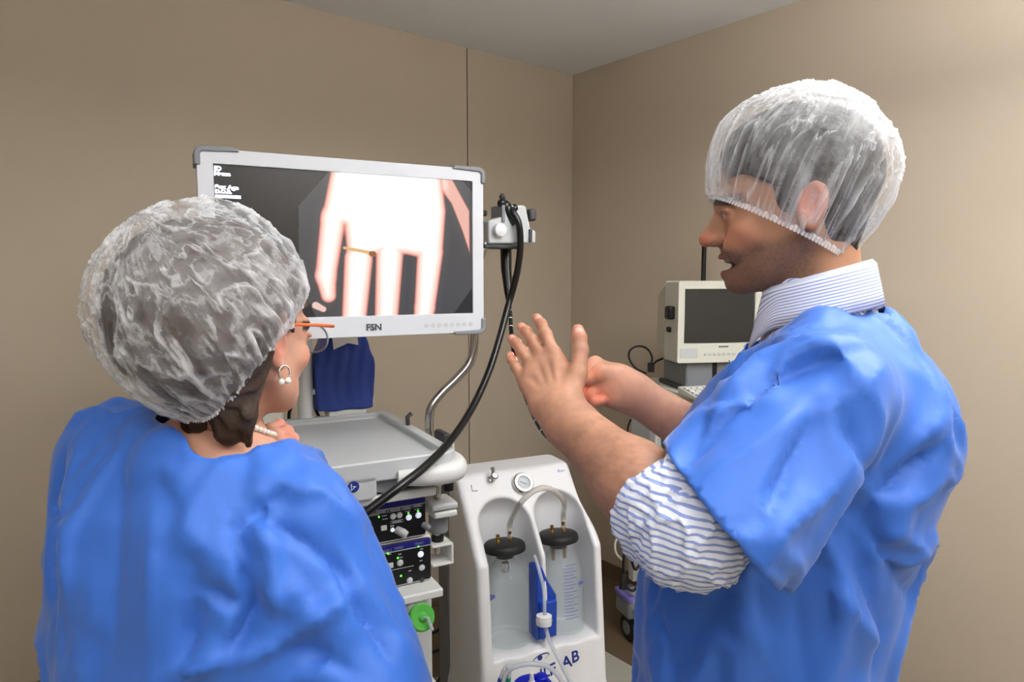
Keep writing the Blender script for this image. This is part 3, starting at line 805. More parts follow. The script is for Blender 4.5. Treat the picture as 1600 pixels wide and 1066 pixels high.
wbx = bpy.data.objects['white_box']; wbx.location = TO + CU * (bl.x + 0.006) + CV * 0.545 + Vector((0, 0, 1.176)); wbx.rotation_euler = (0, 0, YAW)
k0 = PZ(455, 655, 1.17)
tag(ob('power_cable', MB().tube(spline([P(466, 560, 1.93), P(466, 600, 1.93), P(459, 625, 1.93), P(452, 645, 1.93), P(452, 660, 1.93)], 6), 0.005, 8), M_cable, smooth=180), 'thin black cable clipped to the white monitor pole', 'cable')
tag(ob('short_cable', MB().tube(spline([P(490, 612, 2.03), P(492, 635, 2.03), P(498, 650, 2.02), P(505, 658, 2.0)], 6), 0.005, 8), M_cable, smooth=180), 'short black cable curling between the monitor pole and the blue bag', 'cable')
pk = PZ(420, 668, 1.17)
tag(bx('white_tower', M_cream, None, -.035, .035, -.03, .03, 0, .16, .006), 'slim cream device standing on the tray by the woman\'s chin', 'device')
wt = bpy.data.objects['white_tower']; wt.location = Vector((pk.x, pk.y, 1.166)); wt.rotation_euler = (0, 0, YAW)
pe = PZ(512, 742, 1.182)
tag(ob('pen', MB().tube([PZ(485, 737, 1.188), PZ(519, 734, 1.188)], [0.0035, 0.003], 10), M_dgrey), 'thin dark pen lying on the front edge of the tray', 'pen')

# green round cap on the trolley column with its clear nozzle
gpos = carty(662, 968, -0.06)
GC = thing('green_cap', 'bright green round canister lid in front of the trolley column', 'canister', TO + CU * gpos.x + CV * (-0.05) + Vector((0, 0, gpos.z - .03)), YAW)
A_ = AX((0, -0.0, .03), (0.15, -0.9, 0.35))
ob('lid', MB().lathe([(0.028, -0.012), (0.0305, -0.010), (0.0305, 0.002), (0.027, 0.005), (0.012, 0.003), (0.006, 0.009), (0.0, 0.009)], A_, 36), M_green, GC)
ob('canister_body', MB().lathe([(0.027, -0.07), (0.028, -0.012)], A_, 28), M_lgrey, GC)
ob('nozzle', MB().tube([A_ @ Vector((0, 0, .004)), A_ @ Vector((.006, -.002, .014)), A_ @ Vector((.012, -.030, .014))], 0.0042, 10), M_thinhose, GC)
# ================================================================ white suction unit with two glass jars
SY = math.radians(25)
s_a = PZ(712, 745, 0.95); s_b = PZ(888, 722, 0.95)
SO = (s_a + s_b) / 2; SO.z = 0
SW = (s_b - s_a).length / 2
SU = Vector((math.cos(SY), math.sin(SY), 0)); SV = Vector((-SU.y, SU.x, 0))
S = thing('suction_unit', 'white moulded suction unit with gauge and two jar niches', 'suction unit', SO, SY)
def sfy(px, py, yy):
    r = ray(px, py); c = Vector((0, 0, CAMH)); t = (yy - (c - SO).dot(SV)) / r.dot(SV); q = c + r * t - SO
    return Vector((q.dot(SU), q.dot(SV), q.z))
SLOPE = 0.80                                     # forward run of the leaning panel per metre of height
def front_y(z):                                  # y of the front face at height z
    z = np.asarray(z, float)
    return np.where(z > 0.72, -(0.95 - z) * SLOPE, -(0.23) * SLOPE)
YF = -0.23 * SLOPE
JX = 0.0955; JC = 0.016; JY = YF + 0.085; JZ = 0.437; JR = 0.076
def sfn(g):
    x, y, z = g.p
    fy = np.where(z > 0.72, -(0.95 - z) * SLOPE, YF) 
    y = y + 0.10 * np.clip(0.72 - z, 0, 1)          # the lower front leans forward a little too
    flare = 0.05 * sst(0.30, 0.10, z)
    d = np.maximum(fy - flare - y, y - 0.13) * 0.86
    kz = sst(0.86, 0.74, z); d = smax(d, np.abs(x - 0.011 * kz) - SW - flare * 0.6 - 0.013 * kz, 0.018)
    d = smax(d, z - 0.95, 0.012); d = smax(d, 0.06 - z, 0.012)
    for sx in (-1, 1):
        cx = sx * JX + JC
        rr = np.sqrt((x - cx) ** 2 + (y - JY) ** 2)
        # niche: upright cylinder open to the front, domed at the top, floor sloping to a rounded ledge
        nx = np.maximum(np.abs(x - cx) - 0.086, y - (JY + 0.08))
        cyl = np.minimum(rr - 0.0860, np.maximum(np.abs(x - cx) - 0.0860, y - JY))
        tz = 0.805
        rt = np.sqrt((x - cx) ** 2 + np.maximum(y - JY, 0) ** 2 + np.maximum(z - tz, 0) ** 2 * 1.0) - 0.0860
        n_ = np.maximum(np.maximum(cyl, rt), JZ - z)
        d = smax(d, -n_, 0.012)
    # ledge front bulges out below the jars
    led_ = np.minimum(*[np.maximum(np.sqrt((x - sx * JX - JC) ** 2 + (y - JY) ** 2) - 0.094, np.maximum(z - JZ, 0.30 - z)) for sx in (-1, 1)])
    d = smin(d, led_, 0.012)
    return d
sv_, sq_ = sdf_mesh(sfn, (-SW - .06, -.26, 0.03), (SW + .06, .16, 0.99), 0.0042, 3)
mesh_obj('body', sv_, sq_, M_white, S, smooth=180)
bx('rear_case', M_grey, S, -SW - .006, SW - .01, 0.06, 0.17, 0.10, 0.925, 0.01)
for x in (-.15, .15):
    for y in (-.12, .12):
        ob('caster', MB().lathe([(0.03, -0.012), (0.032, -0.006), (0.032, 0.006), (0.03, 0.012)], Matrix.Translation((x, y, 0.032)) @ Matrix.Rotation(math.pi / 2, 4, 'Y'), 18), M_rubber, S)
# panel frame: points on the leaning panel
pn = Vector((0, -1, SLOPE)).normalized(); pup = Vector((0, SLOPE, 1)).normalized()
def panel(px, py, off=0.0):
    r = ray(px, py); rl = Vector((r.dot(SU), r.dot(SV), r.z)); c = Vector((0, 0, CAMH)) - SO; cl = Vector((c.dot(SU), c.dot(SV), c.z))
    p0 = Vector((0, 0, 0.95)); t = (p0 - cl).dot(pn) / rl.dot(pn); return cl + rl * t + pn * off
def PM(p, rot=0.0):
    M = Matrix.Identity(4); xa = Vector((1, 0, 0))
    for i in range(3): M[i][0] = xa[i]; M[i][1] = pup[i]; M[i][2] = pn[i]; M[i][3] = p[i]
    return M @ Matrix.Rotation(rot, 4, 'Z')
gp_ = panel(816, 757, 0.001); GM = PM(gp_)
GA = ob('gauge', MB().lathe([(0.032, 0), (0.036, 0.004), (0.036, 0.010), (0.031, 0.016), (0.0235, 0.016), (0.023, 0.010), (0.0, 0.010)], GM, 40), M_chrome, S)
ob('gauge_dial', MB().lathe([(0.0228, 0.0102), (0.0228, 0.0108)], GM, 32), M_dial, GA)
ndl = MB()
def gl(a, r0, r1, w): 
    c, s_ = math.cos(a), math.sin(a)
    ndl.prism([GM @ Vector((c * r0 - s_ * w, s_ * r0 + c * w, .0112)), GM @ Vector((c * r0 + s_ * w, s_ * r0 - c * w, .0112)), GM @ Vector((c * r1 + s_ * w, s_ * r1 - c * w, .0112)), GM @ Vector((c * r1 - s_ * w, s_ * r1 + c * w, .0112))], pn * .0006)
gl(math.radians(150), -0.012, 0.013, 0.0011)
for k in range(11): gl(math.radians(-30 + 24 * k), 0.0165, 0.0205, 0.0005)
ob('needle', ndl, M_black, GA, smooth=0)
ob('gauge_window', MB().lathe([(0.023, 0.0145), (0.023, 0.0150)], GM, 32), clear_mat('gauge_glass', (220, 225, 230), 0.12, 0.05), GA)
vp = panel(768, 750, 0); VM = PM(vp)
VV = ob('valve', MB().lathe([(0.010, 0), (0.010, 0.006), (0.006, 0.008), (0.006, 0.022), (0.010, 0.024), (0.012, 0.032), (0.008, 0.036)], VM, 20), M_chrome, S)
ob('valve_lever', MB().tube([VM @ Vector((0, .004, .02)), VM @ Vector((.002, .020, .026)), VM @ Vector((.0, .030, .030))], [.0055, .006, .0075], 12), M_chrome, VV)
ob('valve_tee', MB().tube([VM @ Vector((-.014, .008, .014)), VM @ Vector((.014, .0, .016))], .004, 10), M_chrome, VV)
lp = [panel(736, 758, .0008), panel(738, 768, .0008), panel(746, 767, .0008)]
ob('switch_mark', MB().tube(lp, 0.0012, 6), M_greyink, S)
text_obj('panel_lettering', 'Rim', 0.014, M_pink, S, PM(panel(876, 736, .0006)), depth=.0003, shear=0.25, sx=1.2)
# front lettering, laid onto the curved front: dot, swoosh and letters
def surf_y(xz):
    y = np.full(len(xz), -.42)
    for _ in range(60):
        d = sfn(Pts(np.stack([xz[:, 0], y, xz[:, 1]], 1))); y = y + np.clip(d, -.01, .02) * .8
    return y
def drape(o, off):
    n = len(o.data.vertices); a = np.zeros(n * 3); o.data.vertices.foreach_get('co', a); a = a.reshape(-1, 3)
    y = surf_y(a[:, [0, 2]].astype(np.float64)); a[:, 1] = y - off + a[:, 1]; o.data.vertices.foreach_set('co', a.ravel()); o.data.update(); return o
def front_pt(px, py):
    q = sfy(px, py, YF - .03)
    for _ in range(4): q = sfy(px, py, float(surf_y(np.array([[q.x, q.z]]))[0]))
    return q
for ch_, px, py, sz in (('F', 862.5, 1047, .050), ('A', 884.5, 1035.5, .050), ('B', 898, 1027, .050), ('L', 853, 1052, .042), ('I', 845, 1054, .042)):
    q = front_pt(px, py)
    drape(text_obj('brand_letter', ch_, sz, M_ink, S, Matrix.Translation((q.x, 0, q.z)) @ FRONT(0, 0, 0) @ Matrix.Rotation(math.radians(10), 4, 'Z'), depth=.0004, bold=.0009, shear=.12), .0006)
ds = front_pt(843.5, 1028)
LG = ob('logo_dot', MB().lathe([(0.0085, -.002), (0.0085, 0.0015)], AX((ds.x, ds.y, ds.z), (0, -1, 0)), 24), M_ink, S)
sw = []
for k in range(25):
    a = math.radians(200 - 262 * k / 24)
    sw.append((ds.x + 0.003 + 0.029 * math.cos(a), ds.z - 0.001 + 0.0095 * math.sin(a) + .005 * math.cos(a)))
swy = surf_y(np.array(sw))
ob('logo_swoosh', MB().tube([(x, y - .0003, z) for (x, z), y in zip(sw, swy)], [0.0004 + 0.0016 * math.sin(math.pi * min(1, k / 21)) for k in range(25)], 6), M_ink, LG)
# blue suction-probe holder between the jars
hb = sfy(848, 990, YF - 0.01)
hx = 0.022
hz0 = 0.455
ob('probe_holder', MB().prism([(hx - .034 + .0, YF - .006, hz0), (hx + .036, YF - .006, hz0 + .006), (hx + .036, YF - .006, hz0 + .135), (hx + .006, YF - .006, hz0 + .185), (hx - .014, YF - .006, hz0 + .232), (hx - .034, YF - .006, hz0 + .232)], (0, 0.06, 0), flip=False), M_blue, S, bevel=0.005)
ob('holder_face', MB().prism([(hx - .026, YF - .022, hz0 + .008), (hx + .030, YF - .022, hz0 + .010), (hx + .030, YF - .022, hz0 + .128), (hx - .026, YF - .022, hz0 + .128)], (0, 0.02, 0)), M_blue, S, bevel=0.006)
# jars
def jar(sx, label):
    J = thing('glass_jar', label, 'jar', SO + SU * (sx * JX + JC) + SV * (JY - .0283) + Vector((0, 0, JZ + 0.006)), SY, 'suction jars')
    J.rotation_euler = (-math.radians(5.7), 0, SY)
    prof = [(0.0, 0.004), (0.052, 0.002), (0.062, 0.0), (JR - .003, 0.004), (JR, 0.012), (JR, 0.190), (JR - .003, 0.205), (JR - .014, 0.225), (0.045, 0.243), (0.034, 0.254), (0.031, 0.262), (0.032, 0.276),
            (0.029, 0.276), (0.0285, 0.262), (0.032, 0.253), (0.043, 0.240), (JR - .017, 0.222), (JR - .006, 0.203), (JR - .003, 0.19), (JR - .003, 0.014), (0.060, 0.008), (0.0, 0.010)]
    ob('glass', MB().lathe(prof, None, 56, False), M_glass, J, smooth=50)
    st = ob('stopper', MB().lathe([(0.027, 0.262), (0.027, 0.281), (0.058, 0.281), (0.065, 0.284), (0.0665, 0.292), (0.0645, 0.303), (0.060, 0.308), (0.030, 0.311), (0.0, 0.312)], None, 44, True), M_rubber, J, smooth=50)
    for x, hgt in ((0.018, .030), (-0.024, .026)):
        z0 = .311
        ob('brass_nozzle', MB().lathe([(0.0075, z0), (0.0075, z0 + .010), (0.0058, z0 + .012), (0.0068, z0 + .017), (0.0052, z0 + .019), (0.0062, z0 + hgt), (0.004, z0 + hgt + .001)], Matrix.Translation((x, -.006, 0)), 16), M_brass, J)
    return J
JL = jar(-1, 'clear glass jar with domed black stopper in the left niche')
JRo = jar(1, 'clear glass jar with blue measuring scale in the right niche')
ob('float_valve', MB().lathe([(0.010, .215), (0.013, .22), (0.013, .245), (0.006, .25), (0.006, .262)], None, 18), M_chrome, JL)
for x in (-.024, .018): ob('dip_tube', MB().tube([(x, -.006, .225), (x, -.006, .262)], .006, 12), M_brass, JRo)
sc_ = MB()
def on_jar(a, z, r=JR + .0006): return Vector((r * math.sin(a), -r * math.cos(a), z))
for k in range(17):
    z = 0.055 + k * 0.0105; a0 = -0.33; a1 = a0 + (0.62 if k % 2 == 0 else 0.45)
    n = 6
    for i in range(n):
        b0 = a0 + (a1 - a0) * i / n; b1 = a0 + (a1 - a0) * (i + 1) / n
        sc_.add([on_jar(b0, z), on_jar(b1, z), on_jar(b1, z + .0016), on_jar(b0, z + .0016)], [(0, 1, 2, 3)])
for a in (0.42, 0.50):
    sc_.add([on_jar(a, .155), on_jar(a + .30, .150), on_jar(a + .30, .158), on_jar(a, .163)], [(0, 1, 2, 3)])
ob('measuring_scale', sc_, M_pink, JRo, smooth=0)
mk2 = MB()
for k in range(4): mk2.add([on_jar(-1.15 + k * .07, .148 + .004 * k), on_jar(-1.10 + k * .07, .148 + .004 * k), on_jar(-1.10 + k * .07, .170), on_jar(-1.15 + k * .07, .168)], [(0, 1, 2, 3)])
ob('printed_mark', mk2, M_pink, JL, smooth=0)
# clear hose arching from jar to jar
def nz(sx, x, dz=0.0): return SO + SU * (sx * JX + JC + x) + SV * (JY - .002) + Vector((0, 0, JZ + .325 + dz))
ha = nz(-1, .018); hb_ = nz(1, .018)
arch = [ha, ha + Vector((0, 0, .05)), P(812, 788, 1.98), P(835, 767, 1.97), P(858, 764, 1.99), P(880, 782, 2.02), hb_ + Vector((0, 0, .045)), hb_]
tag(ob('arched_hose', MB().tube(spline(arch, 8), 0.0085, 14), M_hose, smooth=180), 'thick clear hose arching over from one jar stopper to the other', 'hose')
# thin suction line with a white filter
TL = thing('filter_line', 'thin clear tube with a white round filter, hanging before the blue holder', 'tube', P(850, 969, 1.80), 0)
Ti = Matrix.Translation(-Vector(TL.location))
def tob(name, mb, m, **k):
    mb.v = [tuple(Ti @ Vector(v)) for v in mb.v]; return ob(name, mb, m, TL, **k)
tob('upper_tube', MB().tube(spline(PD([(835, 868, 1.90), (842, 890, 1.86), (850, 925, 1.84), (851, 962, 1.83)]), 8), .005, 10), M_thinhose, smooth=180)
tob('lower_tube', MB().tube(spline(PD([(851, 976, 1.83), (860, 1005, 1.82), (876, 1036, 1.80), (896, 1080, 1.77), (900, 1130, 1.76)]), 8), .0058, 10), M_thinhose, smooth=180)
tob('filter_disc', MB().lathe([(.008, -.014), (.021, -.012), (.021, -.003), (.022, 0), (.021, .003), (.021, .012), (.008, .014)], AX(P(850, 969, 1.83), (0.02, 0.1, 1)), 30), M_white)
# blue-lidded canister in front of the unit
CA = P(833, 1068, 1.72)
CN = thing('suction_canister', 'royal blue canister lid with a white spout at the foot of the suction unit', 'canister', (CA.x, CA.y, CA.z - .20), SY)
ob('canister', MB().lathe([(0.038, 0), (0.042, 0.004), (0.050, .17)], None, 36), M_thinhose, CN)
ob('lid', MB().lathe([(0.052, .165), (0.055, .168), (0.055, .185), (0.050, .195), (0.030, .198), (0.024, .206), (0.0, .207)], None, 40), M_royal, CN)
ob('lid_dial', MB().lathe([(0.017, .195), (0.017, .210), (0.012, .214), (0, .214)], Matrix.Translation((.026, .004, 0)), 24), M_royal, CN)
ob('spout', MB().lathe([(0.0085, .20), (0.0085, .214), (0.006, .216), (0.005, .236), (0.003, .238)], Matrix.Translation((-.010, -.012, 0)), 18), M_white, CN)
tag(ob('looped_hose', MB().tube(spline(PD([(782, 1085, 1.72), (792, 1052, 1.72), (812, 1040, 1.72), (838, 1038, 1.72), (862, 1046, 1.71), (880, 1070, 1.70), (886, 1100, 1.70)]), 8), .0062, 12), M_thinhose, smooth=180), 'clear hose looped over the royal blue canister lid', 'hose')
HH = thing('suction_wand', 'grey bent hose end with blue and teal bands beside the blue lid', 'hose', P(785, 1085, 1.73), 0)
Hi = Matrix.Translation(-Vector(HH.location))
def hob(name, mb, m, **k):
    mb.v = [tuple(Hi @ Vector(v)) for v in mb.v]; return ob(name, mb, m, HH, **k)
hob('bent_hose', MB().tube(spline(PD([(780, 1070, 1.73), (786, 1050, 1.73), (794, 1041, 1.73), (796, 1052, 1.72), (793, 1070, 1.72)]), 8), .005, 10), M_thinhose, smooth=180)
hob('blue_band', MB().tube(PD([(779, 1072, 1.73), (782, 1060, 1.73)]), .0062, 10), M_blue)
hob('teal_band', MB().tube(PD([(793, 1070, 1.72), (795, 1059, 1.72)]), .0068, 10), M_teal)

# ---------------------------------------------------------------- wall socket, plug and cables behind
def on_wall(px, py, off=0.0):
    r = ray(px, py); c = Vector((0, 0, CAMH)); t = (CORNER + WB * (th + off) - c).dot(WB) / r.dot(WB); return c + r * t
swp = on_wall(707, 1010, 0.0); swp.z = max(swp.z, .10)
sk = thing('wall_socket', 'white wall socket low on the wall with a round black plug', 'socket', swp, math.atan2(WA.y, WA.x))
ob('socket_plate', MB().prism([(x, 0, z) for x, z in rrect(-.05, .05, -.05, .05, .008)], (0, -.009, 0)), M_cream, sk, bevel=.002)
ob('plug', MB().lathe([(.020, .009), (.022, .014), (.022, .034), (.012, .045)], AX((0, 0, 0), (0, -1, 0)), 22), M_rubber, sk)
tag(ob('plug_cable', MB().tube(spline([swp - WB * -.045, swp + WB * .07 + Vector((-.01, 0, -.03)), PZ(690, 1052, .03) , PZ(670, 1066, .008), PZ(650, 1085, .008)], 8), .006, 8), M_cable, smooth=180), 'black power cable drooping from the wall plug to the floor', 'cable')
for i, (pts, lab) in enumerate(((((740, 900), (725, 925), (708, 955), (690, 980), (672, 992)), 'black cable sagging steeply behind the suction unit, upper of two'),
                               (((742, 975), (728, 990), (708, 1005), (690, 1014), (670, 1022)), 'black cable sagging gently behind the suction unit, lower of two'))):
    tag(ob('sagging_cable', MB().tube(spline([P(px, py, 2.46) for px, py in pts], 8), .0055, 8), M_cable, smooth=180), lab, 'cable')
tag(ob('side_cable', MB().tube(spline(PD([(706, 765, 2.3), (702, 780, 2.3), (704, 795, 2.3), (715, 806, 2.3), (725, 808, 2.3)]), 8), .004, 8), M_cable, smooth=180), 'thin dark cable curling at the upper left of the suction unit', 'cable')

# ================================================================ equipment cart by the right wall
KY = math.atan2(-.94, .35)                          # long axis, towards the camera
KO = PZ(985, 592, 1.15); 
kx = Vector((.35, -.94, 0)).normalized(); ky = Vector((-kx.y, kx.x, 0))      # kx: near, ky: towards the right wall
K = thing('equipment_cart', 'grey two-deck equipment cart with violet bumper against the right wall', 'cart', (KO.x, KO.y, 0), math.atan2(kx.y, kx.x))
KW, KL = 0.36, 0.62
bx('top_deck', M_cream, K, 0, KL, 0, KW, 1.125, 1.150, .006)
bx('top_rail', M_cream, K, 0.06, KL, -0.012, 0.0, 1.085, 1.130, .004)
bx('rail_groove', M_dgrey, K, 0.07, KL, -0.0135, -0.011, 1.118, 1.121, 0)
bx('corner_cap', M_offw, K, 0.035, 0.085, -0.016, 0.03, 1.095, 1.142, .006)
bx('side_panel', M_lgrey, K, 0.02, 0.17, -0.004, 0.03, .62, 1.125, .004)
ob('support_leg', MB().prism([(.17, -.012, 1.12), (.215, -.012, 1.12), (.24, -.012, .42), (.185, -.012, .42)], (0, .03, 0)), M_offw, K, bevel=.006)
bx('inner_case', M_lgrey, K, .24, KL - .02, .02, KW - .02, .62, 1.02, .006)
bx('middle_shelf', M_cream, K, .02, KL, 0, KW, .58, .61, .004)
ob('module_outline', MB().tube([(.30, .018, .95), (.36, .018, .95), (.36, .018, .90), (.30, .018, .90)], .0015, 6, closed=True), M_grey, K)
bx('module_key', M_grey, K, .29, .34, .012, .024, .80, .845, .003)
bx('cart_back', M_lgrey, K, 0.0, 0.03, .02, KW, .30, 1.125, .004)
ob('rear_upright', MB().box(0.01, .05, 0.0, .03, .28, .62), M_lgrey, K, bevel=.003)
bx('lower_deck', M_cream, K, 0.0, KL, 0.0, KW, .205, .235, .006)
bx('deck_rail', M_offw, K, 0.05, KL, -.012, .012, .165, .212, .005)
bx('bumper', M_grey, K, -.05, .07, -.03, .05, .12, .195, .012)
bx('bumper_cap', M_violet, K, -.054, .074, -.034, .054, .195, .222, .008)
for x, y in ((.01, .01), (KL - .05, .02), (.01, KW - .05), (KL - .05, KW - .05)):
    w = ob('caster', MB().lathe([(.052, -.016), (.058, -.010), (.058, .010), (.052, .016)], Matrix.Translation((x, y, .058)) @ Matrix.Rotation(math.pi / 2, 4, 'X'), 24), M_rubber, K)
    ob('wheel_hub', MB().lathe([(.03, -.018), (.03, .018)], Matrix.Translation((x, y, .058)) @ Matrix.Rotation(math.pi / 2, 4, 'X'), 18), M_grey, w)
    ob('caster_fork', MB().box(x - .02, x + .03, y - .024, y + .024, .10, .17), M_dgrey, w, bevel=.004)
ob('drip_pole', MB().tube([(.06, KW - .05, 1.15), (.06, KW - .05, 1.72)], .010, 12), M_black, K)
# CRT monitor facing the room
CY = math.radians(10)
cl_ = P(1058, 568, 2.52)
CX = Vector((math.cos(CY), math.sin(CY), 0))
C_ = thing('crt_monitor', 'old cream tube monitor with a dark blank screen', 'monitor', Vector((cl_.x, cl_.y, 1.151)) + CX * 0.165, CY)
cz = cl_.z - 1.151; ch = 0.302
ob('housing', frame_mesh(-.165, .165, cz, cz + ch, -.140, .140, cz + .072, cz + ch - .028, 0, .12, .008), M_cream, C_, bevel=.003)
o1 = [(-.163, cz + .004), (.163, cz + .004), (.163, cz + ch - .004), (-.163, cz + ch - .004)]
o2 = [(-.125, cz + .05), (.125, cz + .05), (.125, cz + ch - .06), (-.125, cz + ch - .06)]
ob('rear_housing', MB().add([(x, .12, z) for x, z in o1] + [(x, .30, z) for x, z in o2], [(0, 1, 5, 4), (1, 2, 6, 5), (2, 3, 7, 6), (3, 0, 4, 7), (4, 5, 6, 7)]), M_cream, C_, bevel=.006)
n_ = 14
sg = [((-.138 + .276 * i / n_), -.0015 + .006 * ((2 * i / n_ - 1) ** 2 + (2 * j / n_ - 1) ** 2) / 2, cz + .074 + (ch - .104) * j / n_) for j in range(n_ + 1) for i in range(n_ + 1)]
ob('screen', MB().add([(x, y + .002, z) for x, y, z in sg], [(j * (n_ + 1) + i, j * (n_ + 1) + i + 1, (j + 1) * (n_ + 1) + i + 1, (j + 1) * (n_ + 1) + i) for j in range(n_) for i in range(n_)]), M_crt, C_, smooth=180)
bx('speaker_grille', M_lgrey, C_, -.155, -.085, -.0015, .01, cz + .02, cz + .055, .001)
for k in range(7): bx('front_key', M_lgrey, C_, -.06 + k * .019, -.046 + k * .019, -.002, .01, cz + .026, cz + .036, .001)
dashm = MB()
for k in range(5): dashm.box(-.002 + k * .008, .004 + k * .008, -.0012, .004, cz + .056, cz + .062)
ob('brand_marks', dashm, M_greyink, C_, smooth=0)
bx('stand', M_grey, C_, -.115, .12, .03, .25, 0, cz + .001, .008)
bx('stand_foot', M_dgrey, C_, -.13, .14, .0, .26, 0, .018, .005)
bx('stand_post', M_black, C_, -.01, .004, .022, .03, .01, cz, .0)
bx('side_knob', M_black, C_, -.19, -.161, .03, .075, cz + .16, cz + .21, .008)
bx('side_plug', M_black, C_, -.175, -.157, .06, .09, cz + .11, cz + .13, .004)
# keyboard next to it
kb = P(1085, 605, 2.42); 
KB = thing('keyboard', 'small cream keyboard on the cart below the tube monitor', 'keyboard', (kb.x + .12, kb.y + .04, 1.151), math.radians(14))
ob('keyboard_base', MB().prism([(-.15, -.07, 0), (-.15, .07, 0), (-.15, .07, .03), (-.15, -.07, .014)], (.30, 0, 0)), M_cream, KB, bevel=.004)
kk = None
for r_ in range(4):
    for c_ in range(11):
        x = -.135 + c_ * .0245; y = -.058 + r_ * .029; z = .015 + (y + .07) * .114
        if kk is None:
            kk = ob('key', MB().box(-.0095, .0095, -.011, .011, -.002, .006), M_offw, KB, bevel=.0015)
        else:
            k2 = kk.copy(); COL.objects.link(k2); k2.parent = KB; 
        (kk if (r_ == 0 and c_ == 0) else k2).location = (x, y, z)
tag(ob('looped_cable', MB().tube(spline(PD([(1036, 560, 2.86), (1024, 566, 2.86), (1015, 578, 2.86), (1019, 560, 2.87), (1012, 546, 2.88), (998, 541, 2.88), (985, 547, 2.88), (983, 560, 2.88), (993, 575, 2.86), (1010, 584, 2.84)]), 8), .0045, 8), M_cable, smooth=180), 'thin dark cable looped on top of the cart beside the tube monitor', 'cable')
tag(bx('cable_tie', M_dgrey, None, -.013, .013, -.01, .01, -.02, .02, .003), 'dark cable clip at the end of the looped cable on the cart', 'clip')
bpy.data.objects['cable_tie'].location = P(1017, 574, 2.86)
hk = MB().tube(spline(PD([(986, 655, 2.80), (981, 670, 2.80), (980, 700, 2.80), (980, 706, 2.80), (988, 698, 2.80)]), 6), .004, 8)
tag(ob('hanging_cable', hk, M_cable, smooth=180), 'short dark cable hanging at the back corner of the cart', 'cable')
PC = thing('power_lead', 'coiled black power lead with plug hanging below the cart side panel', 'cable', P(975, 915, 2.76), 0)
Pi = Matrix.Translation(-Vector(PC.location))
def pob(name, mb, m, **k):
    mb.v = [tuple(Pi @ Vector(v)) for v in mb.v]; return ob(name, mb, m, PC, **k)
pob('cord_loop', MB().tube(spline(PD([(981, 820, 2.78), (977, 850, 2.78), (974, 885, 2.78), (978, 915, 2.78), (990, 923, 2.78), (1000, 905, 2.78), (1002, 880, 2.78), (992, 890, 2.77), (984, 860, 2.77), (982, 820, 2.77)]), 8), .0055, 8), M_cable, smooth=180)
pob('plug', MB().tube(PD([(974, 898, 2.76), (974, 920, 2.76)]), [.010, .018], 12), M_rubber)
tag(ob('white_cable', MB().tube(spline(PD([(966, 838, 2.82), (961, 850, 2.82), (963, 865, 2.82), (973, 876, 2.82)]), 6), .0045, 8), M_offw, smooth=180), 'short white cable curving beside the hanging black lead', 'cable')
tag(ob('folder', MB().prism([(0, 0, 0), (.10, 0, 0), (.10, .22, 0), (0, .22, 0)], (0, 0, .02)), M_paper, smooth=0, bevel=.002), 'stack of papers lying on the lower deck of the cart', 'papers')
fo = bpy.data.objects['folder']; fo.location = Vector((KO.x, KO.y, .236)) + kx * .12 + ky * .06; fo.rotation_euler = (0, 0, math.atan2(kx.y, kx.x) + .3)
# ================================================================ people: shared builders
def nv(v): return np.array([v[0], v[1], v[2]], dtype=np.float64)
def unit(v): v = np.asarray(v, float); return v / np.linalg.norm(v)
M_skin = attr_mat('skin', 0.48, bump=0.12, bscale=420, sss=0.12, spec=0.35)
M_skinf = attr_mat('skin_fair', 0.5, bump=0.06, bscale=420, sss=0.12, spec=0.3)
def hair_mat(name, rgb):
    m = mat(name, rgb, 0.5, var=0.35, scale=60, bump=0.5, bscale=150)
    return m
M_hairdark = hair_mat('dark_hair', (34, 29, 27)); M_hairbrown = hair_mat('brown_hair', (58, 44, 35))
M_gown = mat('blue_nonwoven', (50, 102, 192), 0.5, var=0.03, scale=60, bump=0.08, bscale=900, spec=0.4, sheen=0.15)
M_trousers = mat('dark_trousers', (38, 42, 56), 0.8); M_shoe = mat('dark_leather', (26, 22, 20), 0.4)
M_pearl = mat('pearl', (232, 224, 212), 0.22, var=0.03, coat=0.5)
M_frame = mat('amber_frame', (206, 96, 44), 0.3, var=0.1)
M_lens = clear_mat('lens', (210, 215, 220), 0.12, 0.05)
def stripe_mat(name, base, line, period, width):
    m = bpy.data.materials.new(name); m.use_nodes = True
    nt = m.node_tree; b = nt.nodes['Principled BSDF']; b.inputs['Roughness'].default_value = 0.7
    a = nt.nodes.new('ShaderNodeAttribute'); a.attribute_name = 'Col'
    sp = nt.nodes.new('ShaderNodeSeparateColor'); nt.links.new(a.outputs['Color'], sp.inputs[0])
    d = nt.nodes.new('ShaderNodeMath'); d.operation = 'DIVIDE'; d.inputs[1].default_value = period; nt.links.new(sp.outputs[0], d.inputs[0])
    fr = nt.nodes.new('ShaderNodeMath'); fr.operation = 'FRACT'; nt.links.new(d.outputs[0], fr.inputs[0])
    cr = nt.nodes.new('ShaderNodeValToRGB'); e = cr.color_ramp.elements
    e[0].position = 0.0; e[0].color = srgb(*base); e[1].position = 1 - width - .06; e[1].color = srgb(*base)
    k = cr.color_ramp.elements.new(1 - width); k.color = srgb(*line); k2 = cr.color_ramp.elements.new(0.97); k2.color = srgb(*line)
    nt.links.new(fr.outputs[0], cr.inputs[0]); nt.links.new(cr.outputs[0], b.inputs['Base Color'])
    return m
M_shirt = stripe_mat('striped_shirt', (218, 222, 234), (132, 148, 202), 0.0072, 0.34)
